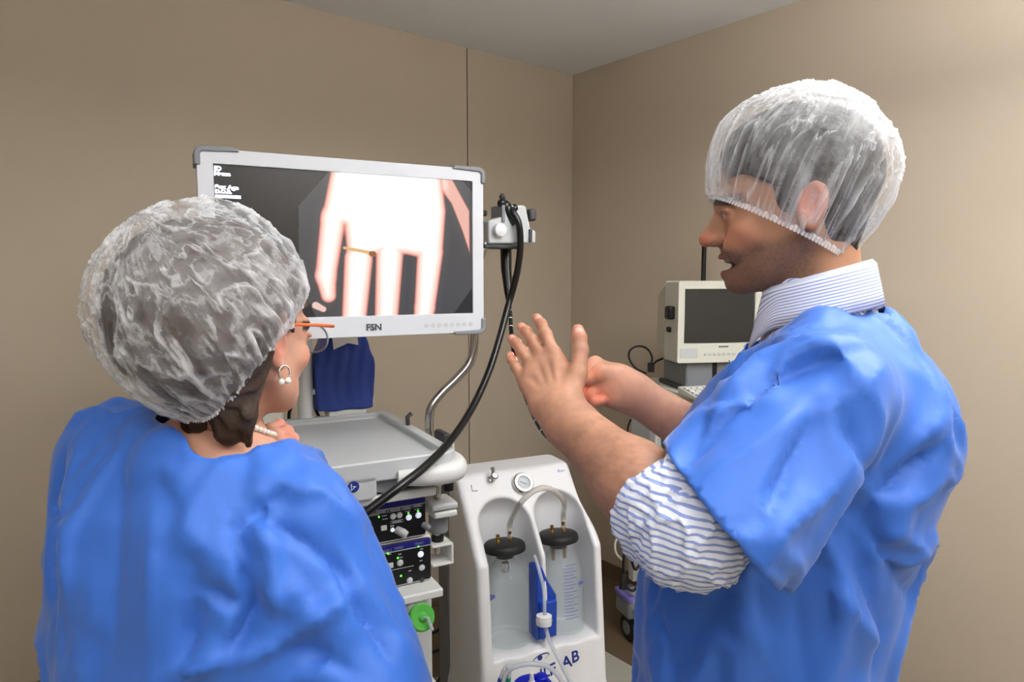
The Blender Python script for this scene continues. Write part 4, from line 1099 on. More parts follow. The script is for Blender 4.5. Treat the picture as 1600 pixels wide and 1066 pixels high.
def cap_mat(name):
    m = bpy.data.materials.new(name); m.use_nodes = True
    nt = m.node_tree; nt.nodes.clear(); N = nt.nodes.new
    out = N('ShaderNodeOutputMaterial'); tr = N('ShaderNodeBsdfTransparent'); df = N('ShaderNodeBsdfDiffuse'); tl = N('ShaderNodeBsdfTranslucent')
    df.inputs[0].default_value = (0.86, 0.87, 0.89, 1); tl.inputs[0].default_value = (0.86, 0.87, 0.89, 1)
    fab = N('ShaderNodeMixShader'); fab.inputs[0].default_value = 0.3
    a = N('ShaderNodeAttribute'); a.attribute_name = 'Col'; sp = N('ShaderNodeSeparateColor')
    tc = N('ShaderNodeTexCoord'); nz = N('ShaderNodeTexNoise'); nz.inputs['Scale'].default_value = 420; nz.inputs['Detail'].default_value = 2
    ad = N('ShaderNodeMath'); ad.operation = 'MULTIPLY_ADD'; ad.inputs[1].default_value = 0.22; 
    sb = N('ShaderNodeMath'); sb.operation = 'SUBTRACT'; sb.inputs[1].default_value = 0.11; sb.use_clamp = True
    mx = N('ShaderNodeMixShader'); L = nt.links.new
    L(df.outputs[0], fab.inputs[1]); L(tl.outputs[0], fab.inputs[2])
    L(a.outputs['Color'], sp.inputs[0]); L(tc.outputs['Object'], nz.inputs['Vector']); L(nz.outputs['Fac'], ad.inputs[0]); L(sp.outputs[0], ad.inputs[2])
    L(ad.outputs[0], sb.inputs[0]); L(sb.outputs[0], mx.inputs[0]); L(tr.outputs[0], mx.inputs[1]); L(fab.outputs[0], mx.inputs[2]); L(mx.outputs[0], out.inputs[0])
    return m
M_cap = cap_mat('hair_net_fabric')

def to_local(V, R, c): return (V - c) @ R          # R columns: local axes in world
def to_world(V, R, c): return V @ R.T + c
def frame(fwd, up=(0, 0, 1)):
    f = unit(fwd); l = unit(np.cross(up, f)); u = np.cross(f, l)
    return np.stack([f, l, u], 1)                     # x forward, y left, z up

def head_fn(g, man, neck_dir, smile):
    """head in its own frame: x forward, y left, z up, eyes at z = 0, metres"""
    w = 1.0 if man else 0.95
    d = ell(g, (-.008, 0, .032), (.100, .076 * w, .084))
    d = smin(d, ell(g, (.030, 0, -.030), (.062, .062 * w, .080)), .03)
    d = smin(d, ell(g, (.046, 0, -.082), (.040, .044 * w, .030)), .025)
    for s in (-1, 1):
        d = smin(d, cap(g, (-.008, s * .057 * w, -.050), (.064, s * .020, -.100), .017, .013), .028)
        d = smin(d, cap(g, (.081, s * .040, .012), (.090, s * .010, .009), .010, .010), .014)           # brow
        d = smin(d, ell(g, (.062, s * .044 * w, -.034), (.024, .018, .020)), .018)                     # cheek bone
    ch = (.080, 0, -.102) if man else (.074, 0, -.098)
    d = smin(d, sph(g, ch, .0165), .018)
    for s in (-1, 1):
        d = smax(d, -ell(g, (.104, s * .034, -.011), (.016, .020, .010)), .010)                        # eye socket
        d = smin(d, sph(g, (.0800, s * .033, -.010), .0125), .003)
        d = smin(d, cap(g, (.088, s * .047, -.004), (.0930, s * .022, -.003), .0038, .0038), .004)       # upper lid
    d = smin(d, cap(g, (.092, 0, -.004), (.115, 0, -.034), .0070, .0090), .009)
    d = smin(d, ell(g, (.090, 0, -.028), (.020, .0125, .026)), .008)
    d = smin(d, sph(g, (.116, 0, -.037), .0102), .006)
    for s in (-1, 1):
        d = smin(d, ell(g, (.104, s * .0125, -.041), (.011, .008, .008)), .006)
        d = smax(d, -ell(g, (.108, s * .0065, -.048), (.006, .0035, .004)), .003)
    if smile:
        for s in (-1, 1):
            d = smin(d, ell(g, (.079, s * .034, -.052), (.018, .015, .018)), .012)                     # cheek pushed up
            d = smax(d, -cap(g, (.106, s * .020, -.046), (.092, s * .040, -.072), .0035, .003), .008)  # fold beside the mouth
        d = smin(d, cap(g, (.0962, 0, -.0645), (.080, .034, -.063), .0052, .004), .006)
        d = smin(d, cap(g, (.0962, 0, -.0645), (.080, -.034, -.063), .0052, .004), .006)
        d = smin(d, cap(g, (.0945, 0, -.0885), (.080, .031, -.070), .0062, .004), .006)
        d = smin(d, cap(g, (.0945, 0, -.0885), (.080, -.031, -.070), .0062, .004), .006)
        d = smax(d, -ell(g, (.090, 0, -.0750), (.027, .031, .0082)), .003)
        d = smin(d, ell(g, (.078, 0, -.0700), (.0170, .027, .0056)), .001)                              # teeth
    else:
        d = smin(d, ell(g, (.096, 0, -.066), (.010, .022, .006)), .006); d = smin(d, ell(g, (.094, 0, -.076), (.010, .019, .007)), .006)
    for s in (-1, 1):                                                                                 # ears
        q = math.radians(14); Re = [[math.cos(q), 0, math.sin(q)], [0.0, 1, 0], [-math.sin(q), 0, math.cos(q)]]
        ec = (-.014, s * .079 * w, -.012)
        e = ell(g, ec, (.0195, .0085, .033), Re)
        e = smax(e, -ell(g, (ec[0] + .003, ec[1] + s * .009, ec[2] + .004), (.0105, .008, .021), Re), .004)
        e = smin(e, sph(g, (ec[0] + .006, ec[1] + s * .001, ec[2] - .030), .0075), .006)
        d = smin(d, e, .006)
    a = np.array((-.028, 0, -.045)); b = a + np.array(neck_dir) * .19
    r0, r1 = (.054, .062) if man else (.046, .052)
    d = smin(d, cap(g, a, b, r0, r1), .022)
    if man: d = smin(d, sph(g, a + np.array(neck_dir) * .085 + np.array((.052, 0, .0)), .012), .02)
    return d

def lin(*c): return np.array(srgb(*c)[:3])
def blendc(c, k, new): return c + (np.asarray(new) - c) * np.clip(k, 0, 1)[:, None]
def blob(V, c, r): 
    q = (V - np.array(c)) / np.array(r); return sst(1.0, 0.35, np.sqrt((q * q).sum(1)))
def head_cols(V, man, smile):
    n = len(V); base = lin(172, 126, 98) if man else lin(184, 138, 116)
    C = np.tile(base, (n, 1)); C *= (1 + 0.10 * fbm(V * 45, 3)[:, None])
    red = lin(196, 104, 82)
    C = blendc(C, .65 * blob(V, (.114, 0, -.038), (.022, .022, .020)), red)
    for s in (-1, 1):
        C = blendc(C, .28 * blob(V, (.07, s * .045, -.036), (.04, .03, .03)), red)
        C = blendc(C, .7 * blob(V, (-.014, s * .085, -.012), (.028, .016, .042)), lin(190, 116, 100))
        # eyebrow, eye
        C = blendc(C, .95 * sst(.0095, .005, np.hypot((V[:, 2] - .0135) * 1.0 + .15 * (np.abs(V[:, 1]) - .03), 0 * V[:, 0])) * sst(.006, .012, s * V[:, 1]) * sst(.060, .050, s * V[:, 1]) * (V[:, 0] > .06), lin(36, 26, 22))
        C = blendc(C, .9 * blob(V, (.0910, s * .033, -.010), (.006, .011, .0055)), lin(225, 215, 205))
        C = blendc(C, .95 * blob(V, (.0930, s * .033, -.010), (.004, .0055, .005)), lin(40, 28, 22))
        C = blendc(C, .7 * blob(V, (.092, s * .034, -.0035), (.010, .017, .0035)), lin(70, 44, 34))
    lipc = lin(176, 92, 84)
    if smile:
        C = blendc(C, .8 * blob(V, (.101, 0, -.063), (.016, .030, .0075)), lipc); C = blendc(C, .85 * blob(V, (.098, 0, -.087), (.016, .027, .0085)), lipc)
        C = blendc(C, .98 * blob(V, (.084, 0, -.0705), (.014, .030, .0072)), lin(232, 224, 208))
    else:
        C = blendc(C, .8 * blob(V, (.10, 0, -.071), (.014, .024, .012)), lipc)
    if man:
        st = sst(-.040, -.062, V[:, 2] - .25 * np.maximum(.03 - V[:, 0], 0) + .0 ) * sst(-.035, .0, V[:, 0]) * sst(-.155, -.125, V[:, 2])
        st = st * (1 - .8 * blob(V, (.075, .045, -.035), (.04, .03, .034)))
        C = blendc(C, (.68 + .18 * vnoise(V * 900, 8)) * st, lin(82, 64, 55))
    return C

def hand_fn(g, d, chains, palm_pairs, kf=.0032, kp=.012, tend=None):
    """chains: list of lists of (point, radius); palm_pairs: capsules (a, b, ra, rb)"""
    pal = None
    for a, b, ra, rb in palm_pairs:
        q = cap(g, a, b, ra, rb); pal = q if pal is None else smin(pal, q, kp)
    d = smin(d, pal, .02) if d is not None else pal
    fing = None
    for ch in chains:
        f = None
        for (a, ra), (b, rb) in zip(ch[:-1], ch[1:]):
            q = cap(g, a, b, ra, rb); f = q if f is None else smin(f, q, .003)
        for (a, ra) in ch[1:-1]: f = smin(f, sph(g, a, ra * 1.06), .003)
        fing = f if fing is None else smin(fing, f, .0006)
    if tend:
        for a, b in tend: d = smin(d, cap(g, a, a + (b - a) * .85, .0016, .0022), .007)
    d = smin(d, fing, kf)
    if tend:
        for ch in chains[:4]:
            for (p, r) in ch[:2]: d = smin(d, sph(g, np.array(p) + np.array([0, -.0035, .001]), r * .82), .004)
    return d
def bounds(pts, pad): 
    a = np.array([nv(p) for p in pts]); return a.min(0) - pad, a.max(0) + pad
def skin_cols(V, base, seed, mott=.10):
    C = np.tile(lin(*base), (len(V), 1)); return C * (1 + mott * fbm(V * 40, seed)[:, None] + .06 * fbm(V * 160, seed + 5)[:, None])

def torso_fn(g, keys, F, Lf, top, bot, k=.04):
    """keys: (z, cx, cy, half along Lf, half along F), rising z"""
    x, y, z = g.p
    zz = np.array([q[0] for q in keys])
    it = lambda i: np.interp(z, zz, np.array([q[i] for q in keys])).astype(np.float32)
    cx, cy, a, b = it(1), it(2), it(3), it(4)
    l = (x - cx) * Lf[0] + (y - cy) * Lf[1]; f = (x - cx) * F[0] + (y - cy) * F[1]
    e = (np.abs(l / a) ** 2.3 + np.abs(f / b) ** 2.3) ** (1 / 2.3)
    d = (e - 1) * np.minimum(a, b)
    return smax(smax(d, z - top, k), bot - z, .01)

# ---- garment folds: crease lines laid on the garment surface, each a real ridge or valley
from mathutils.bvhtree import BVHTree
def vnormals(V, Q):
    n = np.cross(V[Q[:, 2]] - V[Q[:, 0]], V[Q[:, 3]] - V[Q[:, 1]]); N = np.stack([np.bincount(Q.ravel(), np.repeat(n[:, k], 4), len(V)) for k in range(3)], 1)
    return N / (np.linalg.norm(N, axis=1)[:, None] + 1e-12)
def folds(V, Q, specs):
    bvh = BVHTree.FromPolygons(V.tolist(), Q.tolist()); N = vnormals(V, Q); D = np.zeros(len(V)); cam0 = Vector((0, 0, CAMH))
    for pts, amp, w, mode in specs:
        hits = []
        for a, b in zip(pts[:-1], pts[1:]):
            for k in range(6):
                h = bvh.ray_cast(cam0, ray(a[0] + (b[0] - a[0]) * k / 6, a[1] + (b[1] - a[1]) * k / 6).normalized())[0]
                if h is not None: hits.append(np.array(h))
        h = bvh.ray_cast(cam0, ray(*pts[-1]).normalized())[0]
        if h is not None: hits.append(np.array(h))
        if len(hits) < 3: continue
        H = np.array(hits); m = len(H)
        lo, hi = H.min(0) - 4 * w, H.max(0) + 4 * w
        ix = np.where(((V > lo) & (V < hi)).all(1))[0]
        if not len(ix): continue
        best = np.full(len(ix), 1e9); sg = np.zeros(len(ix)); tp = np.zeros(len(ix)); p = V[ix]
        for k in range(m - 1):
            a, b = H[k], H[k + 1]; e = b - a; L2 = e @ e + 1e-12
            if L2 > .06 ** 2: continue
            t = np.clip(((p - a) @ e) / L2, 0, 1); q = p - a - t[:, None] * e; d = np.linalg.norm(q, axis=1)
            u = d < best; best[u] = d[u]; tp[u] = (k + t[u]) / (m - 1); sg[u] = np.sign((np.cross(e, N[ix][u]) * q[u]).sum(1))
        ds = best * sg
        if mode == 'r': pr = np.exp(-(best / w) ** 1.0)
        elif mode == 's': pr = np.where(ds > 0, np.exp(-(best / (w * .4)) ** 1.0), np.exp(-(best / (w * 1.7)) ** 1.1))
        else: pr = np.where(ds < 0, np.exp(-(best / (w * .4)) ** 1.0), np.exp(-(best / (w * 1.7)) ** 1.1))
        D[ix] += amp * pr * np.clip(np.sin(np.pi * np.clip(.06 + .88 * tp, 0, 1)), 0, 1) ** .7
    return V + N * D[:, None]
def crumple(V, Q, seed, a1=.006, a2=.003):
    N = vnormals(V, Q)
    n1 = fbm(V * np.array([9, 9, 3.5]), seed, 3); n2 = fbm(V * np.array([12.5, 12.5, 8.5]) + .5 * n1[:, None], seed + 7, 2)
    r = 1 - np.minimum(np.abs(n2) * 2.0, 1)
    return V + N * (a1 * n1 + a2 * (r * 2 - .6))[:, None]
def boundary_mask(n, Q):
    E = np.concatenate([Q[:, [0, 1]], Q[:, [1, 2]], Q[:, [2, 3]], Q[:, [3, 0]]]); u, c = np.unique(np.sort(E, 1), axis=0, return_counts=True)
    m = np.zeros(n, bool); m[u[c == 1].ravel()] = True; return m
def smooth_boundary(V, Q, it=6):
    E = np.concatenate([Q[:, [0, 1]], Q[:, [1, 2]], Q[:, [2, 3]], Q[:, [3, 0]]]); u, c = np.unique(np.sort(E, 1), axis=0, return_counts=True)
    B = u[c == 1]; n = len(V); dg = np.bincount(B.ravel(), minlength=n); m = dg > 0
    for _ in range(it):
        S = np.stack([np.bincount(B[:, 0], V[B[:, 1], k], n) + np.bincount(B[:, 1], V[B[:, 0], k], n) for k in range(3)], 1)
        V = V.copy(); V[m] = .5 * V[m] + .5 * (S[m] / dg[m][:, None])
    return V
def cut(V, Q, drop):
    """remove quads that touch a dropped vertex"""
    keep = ~drop[Q].any(1); return compact(V, Q[keep])

def hair_net(name, parent, R, c, cs, rad, bc, tilt, bl, bw, seed, opac=.3, NP=620, NT=210, crum=0.0, amax=118, pl=1.0, grip=.30, S=1.0, side=0.0, lump=.006, crown=0.0):
    """elasticated hair net in the head frame: loose dome (centre cs, radii rad) gathered into a band round the head"""
    q = math.radians(tilt)
    e1 = np.array([math.cos(q), 0, math.sin(q)]); e2 = np.array([0, 1.0, 0]); nn = np.array([-math.sin(q), 0, math.cos(q)])
    ph = np.linspace(0, 2 * math.pi, NP, endpoint=False); t = np.linspace(0, 1.02, NT)            # t: 0 at the crown, 1 at the band
    PH, TT = np.meshgrid(ph, t); PH = PH.ravel(); TT = TT.ravel(); T0 = np.clip(TT, 0, 1)
    al = T0 * math.radians(amax)
    dirs = (np.sin(al) * np.cos(PH))[:, None] * e1 + (np.sin(al) * np.sin(PH))[:, None] * e2 + np.cos(al)[:, None] * nn
    r = 1 / np.sqrt(((dirs / np.array(rad)) ** 2).sum(1))
    dome = np.array(cs) + dirs * r[:, None]
    band = np.array(bc) + (bl * np.cos(PH))[:, None] * e1 + (bw * np.sin(PH))[:, None] * e2 - (np.maximum(TT - 1, 0) * .3)[:, None] * nn
    band = band + np.outer(side * np.sin(PH) ** 2, nn)
    k = sst(1 - grip, 1.0, T0)[:, None]
    Pq = dome * (1 - k) + band * k
    near = np.exp(-(1 - T0) / .22); cP, sP = np.cos(PH), np.sin(PH)
    wt = np.sin(np.minimum(al, math.pi / 2))
    n1 = fbm(np.stack([cP * 9 * pl, sP * 9 * pl, T0 * 1.1], 1), seed, 3); r1 = (1 - np.minimum(np.abs(n1) * 2.4, 1)) ** 2
    n2 = fbm(np.stack([cP * wt * 4 * pl + n1 * .35, sP * wt * 4 * pl, T0 * 2.2 + n1 * .3], 1), seed + 9, 4); r2 = (1 - np.minimum(np.abs(n2) * 3, 1)) ** 3
    n3 = fbm(Pq * 24 + .8 * n2[:, None], seed + 20, 4); r3 = (1 - np.minimum(np.abs(n3) * 1.7, 1)) ** 1.8
    fine = np.sin(PH * 120 + 3 * n1); mid = np.sin(PH * 46 + 5 * n1 + 2 * n2)
    disp = .005 * r1 * (near + .30) * wt + .004 * r2 + crum * r3 + .0016 * fine * np.exp(-(1 - T0) / .05) + .0022 * mid * wt * (.25 + near) + lump * fbm(Pq * 13, seed + 31, 2)
    disp = disp * sst(1.0, .95, T0) + .0012 * np.sin(PH * 120) * sst(.95, 1, T0)
    dr = Pq - np.array(cs); dr /= np.linalg.norm(dr, axis=1)[:, None]
    Pq = Pq + dr * disp[:, None]
    op = opac + .36 * r1 * (near * .8 + .25) + .34 * r2 + (.30 if crum else .10) * r3 + .10 * fbm(Pq * 30, seed + 40, 3) + .10 * mid * near
    op = op + crown * (1 - sst(.22, .58, T0))
    op = op + .22 * np.exp(-(1 - T0) / .07)
    op = np.where(TT > .965, np.maximum(op, .72 + .16 * np.sin(PH * 120)), op)
    op = np.clip(op, .06, .97)
    ids = np.arange(NP * NT).reshape(NT, NP); nx = np.roll(ids, -1, 1)
    fq = np.stack([ids[:-1].ravel(), ids[1:].ravel(), nx[1:].ravel(), nx[:-1].ravel()], 1)
    o = mesh_obj(name, to_world(Pq * S, R, c), fq, M_cap, parent, smooth=180)
    set_cols(o, np.repeat(op[:, None], 3, 1)); return o
# ================================================================ the man at the right
MF = unit((-.92, .39, 0)); ML = np.array([-MF[1], MF[0], 0])           # body facing, body left
MCC = np.array([.440, .95, 1.445])
sL = MCC + ML * .180; sR = MCC - ML * .180
eL = nv(P(1076, 830, .735)); wL = nv(P(872, 645, .925))
eR = nv(P(1165, 728, 1.12)); wR = nv(P(970, 603, 1.055))
MHIP = np.array([.385, .95, .98])
mfw = unit((-.965, .225, -.13)); MR = frame(mfw)
mhc = nv(P(1093, 377, .985)) - MR @ np.array([.1255, 0, -.037])
MAN = thing('person', 'person in white hair net and blue gown, raising one hand, striped shirt collar showing', 'person', (MHIP[0], MHIP[1], 0))
Mi = -np.array([MHIP[0], MHIP[1], 0])
MKEYS = [(.95, MHIP[0], MHIP[1], .165, .125), (1.08, .395, .955, .160, .125), (1.25, .425, .955, .165, .120), (1.38, .440, .95, .165, .110), (1.47, .438, .95, .13, .085), (1.52, .434, .95, .08, .06)]
nkb = MCC + np.array([-.006, .0, .06]); 
def legs_fn(g, hip, lf, f, r=(.085, .060, .045), zk=.50):
    d = None
    for s in (-1, 1):
        h = hip + lf * s * .09; k = np.array([h[0], h[1], zk]) + f * .015; a = np.array([h[0], h[1], .09]) - f * .01
        h = np.array([h[0], h[1], .93])
        q = smin(cap(g, h, k, r[0], r[1]), cap(g, k, a, r[1], r[2]), .02); d = q if d is None else smin(d, q, .01)
    return d
def man_arms(g, grow=0.0):
    d = cap(g, sL, eL, .054 + grow, .045 + grow)
    d = smin(d, smin(cap(g, sR, eR, .054 + grow, .043 + grow), cap(g, eR, eR + (wR - eR) * .5, .043 + grow, .040 + grow), .02), .01)
    return d
def man_core(g, grow=0.0):
    d = torso_fn(g, [(z, x, y, a + grow, b + grow) for z, x, y, a, b in MKEYS], MF, ML, 1.53 + grow, .90)
    d = smin(d, cap(g, sL - ML * .03, sR + ML * .03, .052 + grow, .052 + grow), .05)
    d = smin(d, cap(g, MCC + np.array([0, 0, .02]), nkb + np.array([-.01, 0, .05]), .062 + grow, .057 + grow), .03)
    return d
def man_body(g): return smin(man_core(g), man_arms(g), .03)
# --- skin: head, forearms and hands, and what the clothes hide, joined into one body
ndir = MR.T @ unit(nkb + np.array([0, 0, -.02]) - (mhc + MR @ np.array([-.028, 0, -.045])))
hv, hq = sdf_mesh(lambda g: head_fn(g, True, ndir, True), (-.16, -.105, -.27), (.14, .105, .135), .0021, 1)
hcol = head_cols(hv, True, True)
hvw = to_world(hv, MR, mhc)
def A3(px, py, d): return nv(P(px, py, d))
# left hand: back of the hand to the camera, fingers spread upwards
LI = [(A3(864, 552, .972), .0097), (A3(853, 523, .992), .0088), (A3(846, 507, 1.010), .0081), (A3(839, 497, 1.026), .0072)]
LM = [(A3(845, 556, .980), .0097), (A3(832, 532, 1.000), .0088), (A3(822, 518, 1.020), .0081), (A3(815, 511, 1.036), .0072)]
LR = [(A3(829, 570, .980), .0092), (A3(815, 548, .998), .0084), (A3(806, 536, 1.015), .0077), (A3(800, 529, 1.030), .0068)]
LP = [(A3(817, 592, .972), .0086), (A3(806, 574, .985), .0075), (A3(800, 563, .998), .0068), (A3(797, 555, 1.010), .0061)]
LT_ = [(A3(888, 622, .930), .0150), (A3(902, 583, .940), .0130), (A3(907, 548, .950), .0112), (A3(905, 528, .956), .0104), (A3(903, 516, .962), .0088)]
wc1, wc2, wc3 = A3(852, 634, .925), A3(869, 632, .922), A3(886, 628, .925)
palmL = [(wc3, LI[0][0], .0140, .0104), (wc2, LM[0][0], .0145, .0104), (wc1, LR[0][0], .0140, .0100), (A3(842, 634, .928), LP[0][0], .0130, .0092), (LI[0][0] * .76 + wc3 * .24, LM[0][0] * .78 + wc2 * .22, .0100, .0100), (LM[0][0] * .78 + wc2 * .22, LR[0][0] * .78 + wc1 * .22, .0100, .0098), (LR[0][0] * .78 + wc1 * .22, LP[0][0] * .76 + wc1 * .24, .0098, .0090), (wc3, LT_[1][0], .0165, .0130), (A3(890, 600, .945), LI[0][0], .0135, .0090)]
fd = unit(wL - eL)
def armL(g):
    d = cap(g, eL, eL + fd * .09, .040, .045)
    d = smin(d, cap(g, eL + fd * .08, wL - fd * .02, .044, .0325), .03)
    d = smin(d, cap(g, wL - fd * .03, A3(868, 634, .925), .0295, .0235), .02)
    d = hand_fn(g, d, [LI, LM, LR, LP, LT_], palmL, tend=[(A3(866 + k, 628, .905), np.array(c[0][0]) + np.array([0, -.009, .002])) for k, c in ((8, LI), (2, LM), (-4, LR), (-9, LP))])
    return d
lo, hi = bounds([p for c in (LI, LM, LR, LP, LT_) for p, _ in c] + [eL, wL], .058)
alv, alq = sdf_mesh(armL, lo, hi, .0021, 1)
alc = skin_cols(alv, (172, 126, 102), 5, .14)
tt = (alv - wL) @ fd
for ch, tip in ((LI, 1), (LM, 1), (LR, 1), (LP, 1), (LT_, 1)):
    alc = blendc(alc, .45 * sst(.028, .008, np.linalg.norm(alv - ch[-1][0], axis=1)), lin(222, 140, 118))
    alc = blendc(alc, .35 * sst(.013, .004, np.linalg.norm(alv - ch[-2][0], axis=1)), lin(190, 110, 92))
    # nail
    nrm = unit(np.array([0, -1, .35])); nc = ch[-1][0] * .75 + ch[-2][0] * .25 + nrm * ch[-1][1] * .9
    alc = blendc(alc, .7 * sst(.0062, .0042, np.linalg.norm(alv - nc, axis=1)), lin(232, 176, 160))
alc = blendc(alc, .35 * sst(-.02, -.08, tt) * (.5 + .5 * fbm(alv * np.array([90, 90, 240]), 12, 3)), lin(104, 72, 56))    # arm hair
# right hand: fist closed on the tip of the endoscope tube
RI = [(A3(930, 568, 1.085), .0112), (A3(911, 581, 1.085), .0102), (A3(908, 598, 1.075), .0094), (A3(917, 607, 1.064), .0082)]
RM = [(A3(928, 577, 1.070), .0112), (A3(909, 592, 1.068), .0102), (A3(910, 610, 1.058), .0094), (A3(922, 615, 1.050), .0082)]
RR = [(A3(929, 588, 1.055), .0106), (A3(913, 604, 1.050), .0098), (A3(916, 619, 1.042), .0090), (A3(928, 620, 1.037), .0080)]
RP = [(A3(936, 600, 1.045), .0098), (A3(924, 615, 1.036), .0088), (A3(930, 627, 1.032), .0080), (A3(941, 626, 1.030), .0072)]
RT_ = [(A3(957, 588, 1.040), .0150), (A3(938, 583, 1.030), .0128), (A3(920, 590, 1.034), .0112), (A3(911, 597, 1.044), .0092)]
palmR = [(A3(962, 592, 1.062), RI[0][0], .0165, .0125), (A3(962, 597, 1.056), RM[0][0], .0170, .0125), (A3(963, 604, 1.052), RR[0][0], .0165, .012), (A3(964, 612, 1.048), RP[0][0], .0160, .0115), (RT_[0][0], RT_[1][0], .016, .013), (A3(958, 620, 1.045), RP[0][0], .0150, .011)]
rd = unit(wR - eR)
def armR(g):
    d = smin(cap(g, eR - rd * .02, eR + rd * .08, .043, .043), cap(g, eR + rd * .07, wR, .042, .029), .03)
    d = smin(d, cap(g, wR - rd * .02, A3(960, 603, 1.054), .029, .024), .02)
    return hand_fn(g, d, [RI, RM, RR, RP, RT_], palmR)
lo, hi = bounds([p for c in (RI, RM, RR, RP, RT_) for p, _ in c] + [eR, wR], .055)
arv, arq = sdf_mesh(armR, lo, hi, .0023, 1)
arc = skin_cols(arv, (186, 138, 114), 6, .12)
for ch in (RI, RM, RR, RP, RT_):
    arc = blendc(arc, .5 * sst(.024, .006, np.linalg.norm(arv - ch[-1][0], axis=1)), lin(222, 128, 106))
    arc = blendc(arc, .35 * sst(.016, .004, np.linalg.norm(arv - ch[1][0], axis=1)), lin(212, 122, 102))
bv_, bq_ = sdf_mesh(lambda g: smin(smin(man_core(g, -.004), cap(g, sL, eL, .048, .040), .03), smin(cap(g, sR, eR, .048, .038), legs_fn(g, MHIP, ML, MF), .02), .03), (.05, .55, .03), (.80, 1.35, 1.56), .010, 1)
def join(parts):
    vs = []; qs = []; cs = []; o = 0
    for v, q, c in parts: vs.append(v); qs.append(q + o); cs.append(c); o += len(v)
    return np.concatenate(vs), np.concatenate(qs), np.concatenate(cs)
V_, Q_, C_l = join([(hvw, hq, hcol), (alv, alq, alc), (arv, arq, arc), (bv_, bq_, skin_cols(bv_, (188, 134, 104), 2))])
mb_ = mesh_obj('body', V_ + Mi, Q_, M_skin, MAN, smooth=180); set_cols(mb_, C_l)
# --- hair under the net
def man_hair(g):
    d = ell(g, (-.012, 0, .036), (.112, .0865, .0960))
    d = smin(d, cap(g, (-.066, .03, -.03), (-.062, .025, -.080), .020, .012), .03); d = smin(d, cap(g, (-.066, -.03, -.03), (-.062, -.025, -.080), .020, .012), .03)
    d = smin(d, ell(g, (-.032, 0, -.036), (.050, .066, .050)), .02)
    x, y, z = g.p
    keep = np.minimum(np.maximum(.030 - z + .45 * (x - .05) + .005 * np.sin(y * 140), x - .086), np.maximum(x - .022, -.028 - z))       # above the hairline, or behind the temples
    keep = np.minimum(keep, np.maximum(x + .028, -.10 - z))
    side = np.maximum(np.maximum(x - .030, .006 - x), np.maximum(-.045 - z, z - .04))                  # sideburn
    return smax(d, np.minimum(keep, side), .012)
mhv, mhq = sdf_mesh(man_hair, (-.14, -.1, -.12), (.12, .1, .14), .003, 1)
mhv = mhv + .0016 * fbm(mhv * np.array([60, 200, 60]), 4)[:, None] * unit((1, 1, 1))
mesh_obj('hair', to_world(mhv, MR, mhc) + Mi, mhq, M_hairdark, MAN, smooth=180)
hair_net('hair_net', MAN, MR, mhc + Mi, (-.012, 0, .038), (.131, .104, .118), (.0180, 0, -.033), 34.5, .104, .084, 11, opac=.13, amax=118, lump=.004, crown=.30)
# --- shirt: rolled sleeve, collar, body
def st_attr(o, s): set_cols(o, np.repeat(np.asarray(s)[:, None] + 2.0, 3, 1))
ud = unit(eL - sL)
def sleeve(g):
    d = cap(g, eL - ud * .12, eL - ud * .005, .046, .060)
    d = smin(d, cap(g, eL - ud * .005, eL + fd * .045, .060, .060), .02)
    x, y, z = g.p
    pl = (x - (eL + fd * .058)[0]) * fd[0] + (y - (eL + fd * .058)[1]) * fd[1] + (z - (eL + fd * .058)[2]) * fd[2]
    t = (x - eL[0]) * fd[0] + (y - eL[1]) * fd[1] + (z - eL[2]) * fd[2]
    d = d - .0035 * np.exp(-((t - .040) / .012) ** 2) + .004 * np.exp(-((t - .012) / .006) ** 2)
    return smax(d, pl, .006)
lo, hi = bounds([eL - ud * .17, eL, eL + fd * .06], .075)
slv, slq = sdf_mesh(sleeve, lo, hi, .0034, 1)
wr_ = fbm(slv * 28 + 3, 5, 3); wr2 = (1 - np.minimum(np.abs(fbm(slv * 38, 15, 3)) * 2, 1)) ** 2
cdir = slv - (eL - ud * .03); cdir /= np.linalg.norm(cdir, axis=1)[:, None]
slv = slv + cdir * (.002 * wr_ + .0055 * wr2 * sst(-.11, -.03, (slv - eL) @ ud))[:, None]
SH = mesh_obj('shirt_sleeve', slv + Mi, slq, M_shirt, MAN, smooth=180)
st_attr(SH, slv @ unit((.16, -.1, 1.0)) + .002 * wr_)
scv, scq = sdf_mesh(lambda g: np.maximum(man_core(g, .006), sph(g, nkb + MF * .03 + np.array([0, 0, -.03]), .115)), (.15, .65, 1.30), (.75, 1.25, 1.64), .006, 1)
nk_ax = unit(mhc + MR @ np.array([-.03, 0, -.06]) - nkb)
so_ = mesh_obj('shirt', scv + Mi, scq, M_shirt, MAN, smooth=180); st_attr(so_, scv @ ML)
